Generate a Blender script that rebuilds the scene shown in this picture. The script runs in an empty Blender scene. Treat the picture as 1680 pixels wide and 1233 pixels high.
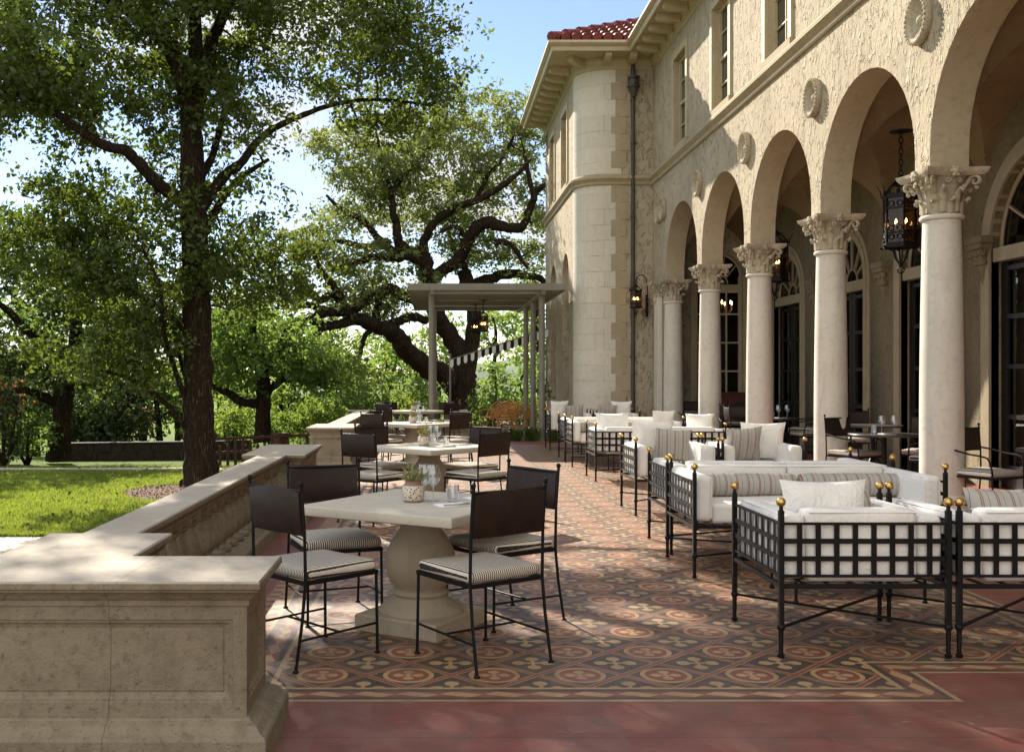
import bpy, bmesh, math, random
import numpy as np
from mathutils import Vector, Matrix
R = math.radians
random.seed(7)
RNG = np.random.default_rng(11)
SC = bpy.context.scene
COL = SC.collection
F = 1656.0; CH = 1.5; VX, VY = 709.0, 620.0

# ---------------------------------------------------------------- camera, sky, sun, exposure
cd = bpy.data.cameras.new('camera'); cam = bpy.data.objects.new('camera', cd); COL.objects.link(cam)
cam.location = (0, 0, CH); cam.rotation_euler = (R(90), 0, 0)
cd.sensor_fit = 'HORIZONTAL'; cd.sensor_width = 36.0; cd.lens = 36.0*F/1680.0
cd.shift_x = (840-VX)/1680.0; cd.shift_y = (VY-616.5)/1680.0
cd.clip_start = 0.05; cd.clip_end = 2000
SC.camera = cam

SUN_EL, SUN_AZ = 32.0, -23.3          # azimuth from +Y towards +X
sdir = Vector((math.sin(R(SUN_AZ))*math.cos(R(SUN_EL)), math.cos(R(SUN_AZ))*math.cos(R(SUN_EL)), math.sin(R(SUN_EL))))
W = bpy.data.worlds.new('World'); SC.world = W; W.use_nodes = True
wn = W.node_tree; wn.nodes.clear()
wo = wn.nodes.new('ShaderNodeOutputWorld'); wb = wn.nodes.new('ShaderNodeBackground')
sk = wn.nodes.new('ShaderNodeTexSky'); sk.sky_type = 'NISHITA'; sk.sun_disc = False
sk.sun_elevation = R(SUN_EL); sk.sun_rotation = R(SUN_AZ); sk.air_density = 1.0; sk.dust_density = 0.05; sk.ozone_density = 3.0
tc = wn.nodes.new('ShaderNodeTexCoord'); mp = wn.nodes.new('ShaderNodeMapping'); mp.inputs['Scale'].default_value = (1, 1, 2.6)
cn = wn.nodes.new('ShaderNodeTexNoise'); cn.inputs['Scale'].default_value = 3.2; cn.inputs['Detail'].default_value = 7; cn.inputs['Roughness'].default_value = .58
# cumulus: thin scattered cloud ahead, brighter bank added unseen behind camera as fill light
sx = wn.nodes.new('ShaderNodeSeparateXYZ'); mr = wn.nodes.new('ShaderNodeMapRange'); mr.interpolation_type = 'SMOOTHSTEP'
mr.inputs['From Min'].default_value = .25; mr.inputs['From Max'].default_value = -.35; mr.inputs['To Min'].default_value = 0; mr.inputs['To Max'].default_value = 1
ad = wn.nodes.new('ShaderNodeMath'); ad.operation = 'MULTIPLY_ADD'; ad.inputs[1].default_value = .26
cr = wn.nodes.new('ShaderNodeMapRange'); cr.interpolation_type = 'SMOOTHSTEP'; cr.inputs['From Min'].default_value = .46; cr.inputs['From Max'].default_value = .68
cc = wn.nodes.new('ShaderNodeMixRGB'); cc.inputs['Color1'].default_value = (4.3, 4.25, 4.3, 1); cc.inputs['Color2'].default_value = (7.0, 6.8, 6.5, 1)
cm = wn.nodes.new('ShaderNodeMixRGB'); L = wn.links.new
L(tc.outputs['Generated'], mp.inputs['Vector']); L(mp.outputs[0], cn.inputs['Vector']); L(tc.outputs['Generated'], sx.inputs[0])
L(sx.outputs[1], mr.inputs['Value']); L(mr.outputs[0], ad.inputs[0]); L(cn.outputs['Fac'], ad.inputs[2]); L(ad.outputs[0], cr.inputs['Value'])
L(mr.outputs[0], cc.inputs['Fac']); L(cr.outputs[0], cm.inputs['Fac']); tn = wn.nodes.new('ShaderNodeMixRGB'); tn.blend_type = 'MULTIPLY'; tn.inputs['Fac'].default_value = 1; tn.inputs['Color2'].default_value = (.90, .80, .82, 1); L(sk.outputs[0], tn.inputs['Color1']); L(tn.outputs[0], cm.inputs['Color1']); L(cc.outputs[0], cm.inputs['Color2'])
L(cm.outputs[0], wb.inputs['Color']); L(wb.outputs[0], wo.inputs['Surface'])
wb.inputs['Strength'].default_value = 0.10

sl = bpy.data.lights.new('sun', 'SUN'); sl.energy = 5.0; sl.angle = R(0.55); sl.color = (1.0, .90, .76)
so = bpy.data.objects.new('sun', sl); COL.objects.link(so); so.location = (-20, 50, 40)
so.rotation_euler = (-sdir).to_track_quat('-Z', 'Y').to_euler()
SC.view_settings.view_transform = 'Standard'; SC.view_settings.look = 'None'
SC.view_settings.exposure = 1.20; SC.view_settings.gamma = 1.0; SC.view_settings.use_curve_mapping = False
cy = SC.cycles
cy.use_denoising = True; cy.max_bounces = 7; cy.diffuse_bounces = 4; cy.glossy_bounces = 3; cy.transmission_bounces = 6; cy.transparent_max_bounces = 12
cy.sample_clamp_indirect = 6.0; cy.caustics_reflective = False; cy.caustics_refractive = False

# ---------------------------------------------------------------- object helpers
def IP(x, y, d): return Vector(((x-VX)*d/F, d, CH+(VY-y)*d/F))
def tag(o, label=None, cat=None, group=None, kind=None):
    if label: o['label'] = label
    if cat: o['category'] = cat
    if group: o['group'] = group
    if kind: o['kind'] = kind
    return o
def thing(name, label, cat, loc=(0, 0, 0), rz=0, group=None):
    o = bpy.data.objects.new(name, None); COL.objects.link(o)
    o.location = loc; o.rotation_euler = (0, 0, rz); o.empty_display_size = .1
    return tag(o, label, cat, group)
def copy_tree(o, parent=None, loc=None, rz=None, label=None):
    c = o.copy(); COL.objects.link(c)
    if parent is not None: c.parent = parent
    if loc is not None: c.location = loc
    if rz is not None: c.rotation_euler = (0, 0, rz)
    if label: c['label'] = label
    for ch in list(o.children): copy_tree(ch, c)
    return c

class MB:
    def __init__(s): s.v = []; s.f = []; s.uv = None
    def add(s, vs, fs):
        b = len(s.v); s.v.extend([tuple(p) for p in vs]); s.f.extend([tuple(i+b for i in f) for f in fs]); return s
    def box(s, c, d, rz=0, rot=None):
        x, y, z = d[0]/2, d[1]/2, d[2]/2
        vs = [Vector(p) for p in ((-x,-y,-z),(x,-y,-z),(x,y,-z),(-x,y,-z),(-x,-y,z),(x,-y,z),(x,y,z),(-x,y,z))]
        m = rot if rot is not None else Matrix.Rotation(rz, 3, 'Z')
        c = Vector(c)
        return s.add([m @ p + c for p in vs], [(0,3,2,1),(4,5,6,7),(0,1,5,4),(1,2,6,5),(2,3,7,6),(3,0,4,7)])
    def b2(s, x0, x1, y0, y1, z0, z1): return s.box(((x0+x1)/2,(y0+y1)/2,(z0+z1)/2), (x1-x0,y1-y0,z1-z0))
    def bar(s, p, q, w, h, up=(0,0,1)):
        p, q = Vector(p), Vector(q); d = (q-p); l = d.length; d.normalize()
        up = Vector(up)
        if abs(d.dot(up)) > .98: up = Vector((0,1,0))
        sd = d.cross(up).normalized(); u2 = sd.cross(d)
        m = Matrix((sd, d, u2)).transposed()
        return s.box((p+q)/2, (w, l, h), rot=m)
    def tube(s, pts, rad, n=8, cap=True, closed=False):
        pts = [Vector(p) for p in pts]; k = len(pts)
        if not hasattr(rad, '__len__'): rad = [rad]*k
        rings = []; ref = None
        for i in range(k):
            if closed: t = pts[(i+1)%k]-pts[(i-1)%k]
            elif i == 0: t = pts[1]-pts[0]
            elif i == k-1: t = pts[-1]-pts[-2]
            else: t = pts[i+1]-pts[i-1]
            if t.length < 1e-9: t = Vector((0,0,1))
            t.normalize()
            if ref is None:
                ref = Vector((0,0,1)) if abs(t.z) < .9 else Vector((1,0,0))
            sd = t.cross(ref)
            if sd.length < 1e-5: sd = t.orthogonal()
            sd.normalize(); ref = sd.cross(t).normalized()
            rings.append([pts[i]+(sd*math.cos(a)+ref*math.sin(a))*rad[i] for a in [2*math.pi*j/n for j in range(n)]])
        b = len(s.v)
        for r in rings: s.v.extend([tuple(p) for p in r])
        for i in range(k if closed else k-1):
            i2 = (i+1) % k
            for j in range(n):
                j2 = (j+1) % n
                s.f.append((b+i*n+j, b+i*n+j2, b+i2*n+j2, b+i2*n+j))
        if cap and not closed:
            s.f.append(tuple(b+j for j in reversed(range(n)))); s.f.append(tuple(b+(k-1)*n+j for j in range(n)))
        return s
    def lathe(s, prof, n=24, c=(0,0,0), a0=0.0, capt=True, capb=True):
        c = Vector(c); b = len(s.v); k = len(prof)
        for r, z in prof:
            for j in range(n):
                a = a0+2*math.pi*j/n; s.v.append((c.x+r*math.cos(a), c.y+r*math.sin(a), c.z+z))
        for i in range(k-1):
            for j in range(n):
                j2 = (j+1) % n; s.f.append((b+i*n+j, b+i*n+j2, b+(i+1)*n+j2, b+(i+1)*n+j))
        if capb and prof[0][0] > 1e-6: s.f.append(tuple(b+j for j in reversed(range(n))))
        if capt and prof[-1][0] > 1e-6: s.f.append(tuple(b+(k-1)*n+j for j in range(n)))
        return s
    def ball(s, c, r, n=12, sq=1.0):
        m = max(4, n//2)
        return s.lathe([(r*math.sin(math.pi*i/m)+1e-5, -r*sq*math.cos(math.pi*i/m)) for i in range(m+1)], n, c)
    def poly_sweep(s, poly, prof, top=True, bottom=True):
        """stack of mitred offsets of a closed counter-clockwise plan polygon"""
        k = len(poly); P = [Vector(p) for p in poly]; mit = []
        for i in range(k):
            a = (P[i]-P[i-1]).normalized(); b_ = (P[(i+1)%k]-P[i]).normalized()
            na = Vector((a.y,-a.x)); nb = Vector((b_.y,-b_.x)); m = (na+nb)
            mit.append(m/(m.dot(na)) if m.length > 1e-6 else na)
        b = len(s.v)
        for o, z in prof:
            for i in range(k): q = P[i]+mit[i]*o; s.v.append((q.x, q.y, z))
        for r in range(len(prof)-1):
            for i in range(k):
                i2 = (i+1) % k; s.f.append((b+r*k+i, b+r*k+i2, b+(r+1)*k+i2, b+(r+1)*k+i))
        if top: s.f.append(tuple(b+(len(prof)-1)*k+i for i in range(k)))
        if bottom: s.f.append(tuple(b+i for i in reversed(range(k))))
        return s
    def path_sweep(s, path, prof, ends=True):
        """sweep (offset to the left, z) along an open plan path with mitres"""
        P = [Vector(p) for p in path]; k = len(P); mit = []
        for i in range(k):
            a = (P[i]-P[i-1]).normalized() if i else None
            b_ = (P[i+1]-P[i]).normalized() if i < k-1 else None
            if a is None: m = Vector((-b_.y, b_.x))
            elif b_ is None: m = Vector((-a.y, a.x))
            else:
                na = Vector((-a.y,a.x)); nb = Vector((-b_.y,b_.x)); m = na+nb; m = m/m.dot(na)
            mit.append(m)
        n = len(prof); b = len(s.v)
        for i in range(k):
            for o, z in prof: q = P[i]+mit[i]*o; s.v.append((q.x,q.y,z))
        for i in range(k-1):
            for j in range(n-1): s.f.append((b+i*n+j, b+i*n+j+1, b+(i+1)*n+j+1, b+(i+1)*n+j))
        if ends:
            s.f.append(tuple(b+j for j in reversed(range(n)))); s.f.append(tuple(b+(k-1)*n+j for j in range(n)))
        return s
    def rbox(s, c, d, r, puff=0.0, axis=2, seg=7, m=None, wob=0.0):
        """soft cushion: rounded box, its two faces across `axis` puffed"""
        h = [x/2 for x in d]; key = {}; base = len(s.v); c = Vector(c)
        def ticks(a):
            e = [0, .15, .45, 1.0]; lo = [-h[a]+r*t for t in e]; hi = [h[a]-r*t for t in reversed(e)]
            mid = [lo[-1]+(hi[0]-lo[-1])*i/seg for i in range(1, seg)]; return lo+mid+hi
        T = [ticks(a) for a in range(3)]
        ph = random.random()*6
        def vert(p):
            kk = tuple(round(x, 5) for x in p)
            if kk in key: return key[kk]
            q = Vector([max(-h[a]+r, min(h[a]-r, p[a])) for a in range(3)]); dd = Vector(p)-q
            w = q+dd.normalized()*r if dd.length > 1e-9 else Vector(p)
            o = [a for a in range(3) if a != axis]
            g = max(0, 1-(p[o[0]]/h[o[0]])**2)*max(0, 1-(p[o[1]]/h[o[1]])**2)
            w[axis] += puff*g*(1 if p[axis] > 0 else -1)*min(1, abs(p[axis])/h[axis])
            if wob:
                w[axis] += wob*math.sin(9*p[o[0]]+ph)*math.sin(7*p[o[1]]+ph*2)*(p[axis]/h[axis])
                w[o[0]] += wob*.6*math.sin(8*p[o[1]]+ph*3)*(p[o[0]]/h[o[0]])
            if m is not None: w = m @ w
            key[kk] = len(s.v); s.v.append(tuple(w+c)); return key[kk]
        for a in range(3):
            u, v_ = [(1,2),(2,0),(0,1)][a]
            for sg in (-1, 1):
                for i in range(len(T[u])-1):
                    for j in range(len(T[v_])-1):
                        q = []
                        for (ii, jj) in ((i,j),(i+1,j),(i+1,j+1),(i,j+1)):
                            p = [0,0,0]; p[a] = sg*h[a]; p[u] = T[u][ii]; p[v_] = T[v_][jj]; q.append(vert(p))
                        s.f.append(tuple(q) if sg > 0 else tuple(reversed(q)))
        return s
    def pillow(s, w, hgt, t, m, c, n=14):
        """scatter pillow in its own x-z plane, corners pulled out"""
        c = Vector(c); base = len(s.v); ph = random.random()*9
        for sg in (-1, 1):
            for i in range(n+1):
                for j in range(n+1):
                    u = -1+2*i/n; v_ = -1+2*j/n
                    pu = 1-.10*(1-u*u)*v_*v_; pv = 1-.10*(1-v_*v_)*u*u
                    x = u*(1-.09*(1-v_*v_))*w/2; z = v_*(1-.09*(1-u*u))*hgt/2
                    th = max(0,(1-abs(u)**2.4))**.55*max(0,(1-abs(v_)**2.4))**.55
                    y = sg*t/2*th*(1+.10*math.sin(4*u+ph)*math.cos(3*v_+ph))
                    s.v.append(tuple(m @ Vector((x, y, z))+c))
        N = (n+1)**2
        for k in range(2):
            for i in range(n):
                for j in range(n):
                    a = base+k*N+i*(n+1)+j; q = (a, a+n+1, a+n+2, a+1)
                    s.f.append(q if k == 0 else tuple(reversed(q)))
        return s
    def build(s, name, mat, parent=None, smooth=True, ang=35, loc=None, rz=None, kind=None, merge=False):
        me = bpy.data.meshes.new(name); me.from_pydata(s.v, [], s.f)
        if merge:
            bm = bmesh.new(); bm.from_mesh(me); bmesh.ops.remove_doubles(bm, verts=bm.verts, dist=1e-4); bm.to_mesh(me); bm.free()
        if isinstance(mat, (list, tuple)):
            for m in mat: me.materials.append(m)
        else: me.materials.append(mat)
        if smooth:
            me.polygons.foreach_set('use_smooth', [True]*len(me.polygons)); me.set_sharp_from_angle(angle=R(ang))
        me.update()
        o = bpy.data.objects.new(name, me); COL.objects.link(o)
        if parent is not None: o.parent = parent
        if loc is not None: o.location = loc
        if rz is not None: o.rotation_euler = (0, 0, rz)
        if kind: o['kind'] = kind
        return o

def quads_mesh(name, V, nv, mat, parent=None):
    """V: (n*nv,3) array of separate faces with nv corners each"""
    n = len(V)//nv
    me = bpy.data.meshes.new(name); me.vertices.add(len(V)); me.vertices.foreach_set('co', np.ascontiguousarray(V, dtype=np.float32).ravel())
    me.loops.add(len(V)); me.loops.foreach_set('vertex_index', np.arange(len(V), dtype=np.int32))
    me.polygons.add(n); me.polygons.foreach_set('loop_start', np.arange(0, len(V), nv, dtype=np.int32))
    me.polygons.foreach_set('loop_total', np.full(n, nv, dtype=np.int32))
    me.materials.append(mat); me.update(calc_edges=True)
    o = bpy.data.objects.new(name, me); COL.objects.link(o)
    if parent is not None: o.parent = parent
    return o

# ---------------------------------------------------------------- materials
class E:
    nt = None
    def __init__(s, k): s.k = k
    @staticmethod
    def m(op, *a):
        n = E.nt.nodes.new('ShaderNodeMath'); n.operation = op
        for i, x in enumerate(a):
            if isinstance(x, E): E.nt.links.new(x.k, n.inputs[i])
            else: n.inputs[i].default_value = float(x)
        return E(n.outputs[0])
    def __add__(s, o): return E.m('ADD', s, o)
    def __radd__(s, o): return E.m('ADD', o, s)
    def __sub__(s, o): return E.m('SUBTRACT', s, o)
    def __rsub__(s, o): return E.m('SUBTRACT', o, s)
    def __mul__(s, o): return E.m('MULTIPLY', s, o)
    def __rmul__(s, o): return E.m('MULTIPLY', o, s)
    def __truediv__(s, o): return E.m('DIVIDE', s, o)
    def lt(s, o): return E.m('LESS_THAN', s, o)
    def gt(s, o): return E.m('GREATER_THAN', s, o)
    def abs(s): return E.m('ABSOLUTE', s)
    def frac(s): return E.m('FRACT', s)
    def sqrt(s): return E.m('SQRT', s)
    def mn(s, o): return E.m('MINIMUM', s, o)
    def mx(s, o): return E.m('MAXIMUM', s, o)
def node(t, **kw):
    n = E.nt.nodes.new(t)
    for k, v in kw.items():
        if k in n.inputs: 
            if isinstance(v, E): E.nt.links.new(v.k, n.inputs[k])
            elif hasattr(v, 'is_linked'): E.nt.links.new(v, n.inputs[k])
            else: n.inputs[k].default_value = v
        else: setattr(n, k, v)
    return n
def new_mat(name):
    m = bpy.data.materials.new(name); m.use_nodes = True; E.nt = m.node_tree; m.node_tree.nodes.clear()
    out = node('ShaderNodeOutputMaterial'); b = node('ShaderNodeBsdfPrincipled'); E.nt.links.new(b.outputs[0], out.inputs[0])
    return m, b, out
def lk(a, b): E.nt.links.new(a.k if isinstance(a, E) else a, b)
def rgb(c): return (c[0], c[1], c[2], 1)
def mix(fac, a, b, mode='MIX'):
    n = E.nt.nodes.new('ShaderNodeMixRGB'); n.blend_type = mode
    for k, x in (('Fac', fac), ('Color1', a), ('Color2', b)):
        if isinstance(x, E): lk(x, n.inputs[k])
        elif hasattr(x, 'is_linked'): lk(x, n.inputs[k])
        elif k == 'Fac': n.inputs[k].default_value = x
        else: n.inputs[k].default_value = rgb(x)
    return n.outputs[0]
def coords(kind='pos'):
    if kind == 'pos': return node('ShaderNodeNewGeometry').outputs['Position']
    return node('ShaderNodeTexCoord').outputs['Object']
def scaled(vec, sc):
    n = node('ShaderNodeMapping'); lk(vec, n.inputs['Vector']); n.inputs['Scale'].default_value = sc; return n.outputs[0]
def noise(vec, scale, detail=4, rough=.55, dist=0.0):
    n = node('ShaderNodeTexNoise', Scale=scale, Detail=detail, Roughness=rough, Distortion=dist)
    if vec is not None: lk(vec, n.inputs['Vector'])
    return E(n.outputs['Fac'])
def ramp(x, a, b):
    n = node('ShaderNodeMapRange'); lk(x, n.inputs['Value']); n.inputs['From Min'].default_value = a; n.inputs['From Max'].default_value = b
    n.clamp = True; return E(n.outputs[0])
def bump(b, h, dist, strength=1.0):
    n = node('ShaderNodeBump', Distance=dist, Strength=strength); lk(h, n.inputs['Height']); lk(n.outputs[0], b.inputs['Normal'])
def xyz(vec):
    n = node('ShaderNodeSeparateXYZ'); lk(vec, n.inputs[0]); return E(n.outputs[0]), E(n.outputs[1]), E(n.outputs[2])

def mat_plain(name, c, rough=.5, metal=0.0, var=.12, vs=9, bmp=0.0, bs=60, kind='obj', spec=None):
    m, b, _ = new_mat(name); p = coords(kind)
    n = noise(p, vs, 5)
    lk(mix(ramp(n, .3, .7), [x*(1-var) for x in c], [min(1, x*(1+var)) for x in c]), b.inputs['Base Color'])
    b.inputs['Roughness'].default_value = rough; b.inputs['Metallic'].default_value = metal
    if spec is not None: b.inputs['Specular IOR Level'].default_value = spec
    if bmp: bump(b, noise(p, bs, 4), bmp)
    return m
def mat_stone(name, c, c2, dirt, kind='pos', bmp=.004, joint=None, ashlar=False, streak=True, grime=.45):
    m, b, _ = new_mat(name); p = coords(kind)
    n1 = noise(p, 1.7, 6, .6); n2 = noise(p, 14, 6, .65)
    col = mix(ramp(n1, .35, .68), c, c2)
    col = mix(ramp(n2, .50, .75)*grime, col, dirt)
    if grime > .5: col = mix(ramp(noise(p, 4.5, 7, .7), .48, .70)*.42, col, dirt); col = mix(ramp(noise(p, 42, 4, .7), .56, .66)*.5, col, [x*.55 for x in dirt])
    if streak:
        n3 = noise(scaled(p, (5, 5, .7)), 2.0, 5, .6); col = mix(ramp(n3, .55, .78)*.5, col, dirt)
    n4 = noise(p, 90, 3, .6); col = mix(ramp(n4, .60, .72)*.25, col, [x*.5 for x in dirt])
    h = n2*.6+noise(p, 120, 3)*.4
    if joint:
        x, y, z = xyz(p); g = (x-joint+(noise(p, 6, 4)-.5)*.014).abs().lt(.0018); col = mix(g*.42, col, [q*.3 for q in dirt]); h = h-g*2.0
    if ashlar:
        x, y, z = xyz(p)
        row = E.m('FLOOR', z/.36); uu = x+y+row*.31
        jz = ((z/.36).frac()-.5).abs().gt(.488); jx = ((uu/.62).frac()-.5).abs().gt(.4935)
        g = jz.mx(jx)*ramp(noise(p, 2.3, 3), .35, .6); rnd = E.m('FRACT', E.m('SINE', row*12.9+E.m('FLOOR', uu/.62)*78.2)*437.5)
        col = mix(rnd*.35, col, [q*.72 for q in c2]); col = mix(g*.45, col, [q*.6 for q in dirt]); h = h-g*1.2
    lk(col, b.inputs['Base Color']); b.inputs['Roughness'].default_value = .85; b.inputs['Specular IOR Level'].default_value = .25
    bump(b, h, bmp); return m
def mat_stucco(name, c, c2, relief=.03, patina=None):
    m, b, _ = new_mat(name); p = coords('pos')
    n1 = noise(p, .9, 5, .6)
    col = mix(ramp(n1, .35, .68), c, c2)
    nw = noise(scaled(p, (10, 10, 5.2)), 1.25, 3, .55, .7)
    big = ramp(noise(p, 1.6, 4, .6), .36, .62); dol = (ramp(nw, .53, .63)-ramp(nw, .66, .78)*.35)*(.35+big*.75)
    nw2 = noise(scaled(p, (16, 16, 9)), 1.3, 4, .6, .5)
    h = dol*.75+nw2*.35+noise(p, 55, 3)*.10
    if patina:
        pat = ramp(noise(scaled(p, (5, 5, 4)), 2.0, 4, .6, 2.2), .54, .64); col = mix(pat*.8, col, patina)
    n2 = noise(p, 11, 5, .65); col = mix(ramp(n2, .52, .75)*.35, col, [x*.62 for x in c2])
    n3 = noise(scaled(p, (3, 3, .5)), 2.0, 4); col = mix(ramp(n3, .54, .76)*.5, col, [x*.55 for x in c2]); col = mix(dol*.22, col, [min(1, x*1.25) for x in c2])
    lk(col, b.inputs['Base Color']); b.inputs['Roughness'].default_value = .9; b.inputs['Specular IOR Level'].default_value = .2
    bump(b, h, relief); return m
def mat_leaf(name, c, c2, trans, size=.8, tfac=.5):
    m, b, out = new_mat(name); p = coords('pos')
    n = ramp(noise(p, size, 3, .6), .32, .68); n2 = noise(p, 9, 2)
    col = mix(n, c, c2); col = mix(ramp(n2, .4, .75)*.5, col, [x*.6 for x in c])
    tcol = mix(n, trans, [x*1.25 for x in trans])
    d = node('ShaderNodeBsdfDiffuse'); t = node('ShaderNodeBsdfTranslucent'); lk(col, d.inputs[0]); lk(tcol, t.inputs[0])
    g = node('ShaderNodeBsdfGlossy', Roughness=.45); g.inputs[0].default_value = (.6, .7, .55, 1)
    m1 = node('ShaderNodeMixShader'); m1.inputs[0].default_value = tfac; lk(d.outputs[0], m1.inputs[1]); lk(t.outputs[0], m1.inputs[2])
    m2 = node('ShaderNodeMixShader'); m2.inputs[0].default_value = .05; lk(m1.outputs[0], m2.inputs[1]); lk(g.outputs[0], m2.inputs[2])
    lk(m2.outputs[0], out.inputs[0]); return m
def mat_glass(name, tint=(1, 1, 1), base=.05, edge=.55):
    m, b, out = new_mat(name)
    t = node('ShaderNodeBsdfTransparent'); t.inputs[0].default_value = rgb(tint)
    g = node('ShaderNodeBsdfGlossy', Roughness=.02); g.inputs[0].default_value = (.95, .97, 1, 1)
    lw = node('ShaderNodeLayerWeight', Blend=.35)
    f = E(lw.outputs['Facing']); f = base+E.m('POWER', f, 2.0)*edge
    x = node('ShaderNodeMixShader'); lk(f, x.inputs[0]); lk(t.outputs[0], x.inputs[1]); lk(g.outputs[0], x.inputs[2]); lk(x.outputs[0], out.inputs[0]); return m
def mat_stripe(name, axis, period, bands, rough=.85, bmp=.0006, weave=900, wig=0):
    """bands: (start, end, colour) over one period; first colour is the ground"""
    m, b, _ = new_mat(name); p = coords('obj'); q = xyz(p)[axis]
    if wig: q = q+(noise(p, 60, 2)-.5)*wig
    f = (q/period).frac(); col = bands[0][2]
    for s0, s1, c in bands[1:]: col = mix(f.gt(s0)*f.lt(s1), col, c)
    n = noise(p, 30, 4); col = mix(ramp(n, .35, .75)*.25, col, (.25, .22, .2))
    lk(col, b.inputs['Base Color']); b.inputs['Roughness'].default_value = rough; b.inputs['Specular IOR Level'].default_value = .15
    bump(b, noise(p, weave, 2)+noise(p, 14, 3)*4, bmp); return m
def mat_emit(name, c, s):
    m, b, out = new_mat(name); e = node('ShaderNodeEmission'); e.inputs[0].default_value = rgb(c); e.inputs[1].default_value = s; lk(e.outputs[0], out.inputs[0]); return m

M = {}
M['stucco'] = mat_stucco('stucco', (.40, .34, .245), (.47, .405, .30), .045)
M['stucco_in'] = mat_stucco('plaster_loggia', (.20, .145, .08), (.25, .185, .105), .006)  # vault and inner arcade face, loggia shade darkened into the colour
M['stucco_back'] = mat_stucco('plaster_back_wall', (.165, .135, .083), (.195, .16, .10), .012, (.10, .07, .04))  # loggia back wall, its deep shade put into the base colour
M['ashlar'] = mat_stone('ashlar', (.66, .62, .535), (.61, .57, .485), (.42, .37, .29), ashlar=True, bmp=.006)
M['quoin'] = mat_stone('quoin', (.36, .30, .205), (.43, .365, .255), (.24, .19, .125), bmp=.006)
M['trim'] = mat_stone('trim_stone', (.40, .335, .225), (.35, .29, .19), (.21, .17, .11), bmp=.004)
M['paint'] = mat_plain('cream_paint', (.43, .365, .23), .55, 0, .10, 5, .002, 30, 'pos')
M['paint_in'] = mat_plain('cream_paint_darkened_for_shade', (.30, .25, .16), .55, 0, .10, 5, .002, 30, 'pos')  # darker copy of the cream paint, porch shade put into its colour
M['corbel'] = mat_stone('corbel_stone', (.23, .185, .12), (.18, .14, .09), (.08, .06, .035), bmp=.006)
M['plaster'] = mat_stone('arch_plaster', (.40, .325, .22), (.45, .375, .265), (.22, .165, .10), bmp=.006, streak=False)
M['column'] = mat_stone('column_stone', (.63, .59, .52), (.57, .53, .455), (.37, .32, .25), bmp=.003)
M['capital'] = mat_stone('capital_stone', (.49, .43, .33), (.42, .36, .26), (.17, .13, .08), bmp=.010, grime=.52)
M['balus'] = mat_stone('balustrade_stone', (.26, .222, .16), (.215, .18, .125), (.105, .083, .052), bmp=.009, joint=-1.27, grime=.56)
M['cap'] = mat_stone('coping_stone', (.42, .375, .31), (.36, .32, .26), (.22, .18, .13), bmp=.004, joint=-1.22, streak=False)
M['table'] = mat_stone('table_stone', (.54, .50, .42), (.48, .44, .36), (.36, .31, .23), 'pos', .002, streak=False)
M['pedestal'] = mat_stone('pedestal_stone', (.46, .40, .31), (.40, .34, .25), (.27, .22, .15), 'pos', .003)
M['iron'] = mat_plain('black_iron', (.0065, .006, .006), .5, .0, .3, 20, .0006, 90, spec=.22)
M['leather'] = mat_plain('dark_leather', (.024, .0135, .0095), .5, 0, .25, 14, .0015, 120, spec=.25)
M['brass'] = mat_plain('brass', (.62, .40, .13), .30, 1.0, .12, 40)
def mat_canvas(name, c, cre):
    m, b, _ = new_mat(name); p = coords('obj'); n = noise(p, 5, 5)
    lk(mix(ramp(n, .35, .72), [x*.93 for x in c], c), b.inputs['Base Color']); b.inputs['Roughness'].default_value = .92; b.inputs['Specular IOR Level'].default_value = .1
    w1 = (noise(scaled(p, (3, 7, 3)), 1.5, 3, .5, 1.6)-.5).abs(); w2 = (noise(scaled(p, (9, 4, 9)), 1.4, 2, .5, 1.2)-.5).abs()
    bump(b, 1.0-(w1*9).mn(1.0)*.7-(w2*8).mn(1.0)*.4+noise(p, 600, 2)*.06, cre); return m
M['white'] = mat_canvas('white_canvas', (.80, .775, .73), .0026)
M['whitep'] = mat_canvas('white_linen', (.82, .80, .755), .0045)
M['ticking'] = mat_stripe('black_white_ticking', 0, .0135, [(0, 1, (.70, .64, .54)), (0, .46, (.028, .025, .024))], wig=.0016)
M['stripe'] = mat_stripe('grey_red_stripe', 0, .088, [(0, 1, (.43, .41, .37)), (.20, .235, (.05, .035, .03)), (.235, .32, (.46, .32, .25)), (.32, .36, (.13, .04, .03)), (.68, .71, (.10, .085, .08))])
M['cutglass'] = mat_glass('clear_glass', (.93, .95, .95), .20, 1.0)
M['pane'] = mat_glass('window_glass', (.45, .45, .43), .04, .6)
M['pane_up'] = mat_plain('dark_window_glass', (.05, .055, .05), .06, 0, .2, 2)
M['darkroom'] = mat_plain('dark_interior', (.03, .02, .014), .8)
M['darkwood'] = mat_plain('dark_door_wood', (.012, .010, .009), .4)
M['wood'] = mat_plain('mahogany', (.07, .022, .012), .35, 0, .3, 6)
M['bark'] = None
M['tilered'] = mat_plain('roof_tile', (.15, .026, .022), .7, 0, .35, 5, .004, 20, 'pos')
M['metal_grey'] = mat_plain('pergola_metal', (.21, .20, .165), .5, 0, .1, 3)
M['pipe'] = mat_plain('dark_bronze_pipe', (.05, .045, .035), .45, .2, .25, 6)
M['napkin'] = mat_plain('napkin', (.78, .77, .76), .9)
M['steel'] = mat_plain('cutlery_steel', (.6, .6, .6), .25, 1.0, .05)
M['rattan'] = mat_plain('rattan', (.52, .23, .06), .5, 0, .4, 25, .003, 50)
M['bulb'] = mat_emit('candle_bulb', (1, .62, .28), 22)
M['stem'] = mat_plain('twig', (.05, .035, .022), .9, 0, .3, 6, .004, 20, 'pos')
M['amber'] = mat_glass('amber_lantern_glass', (.50, .33, .17), .03, .25)
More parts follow.
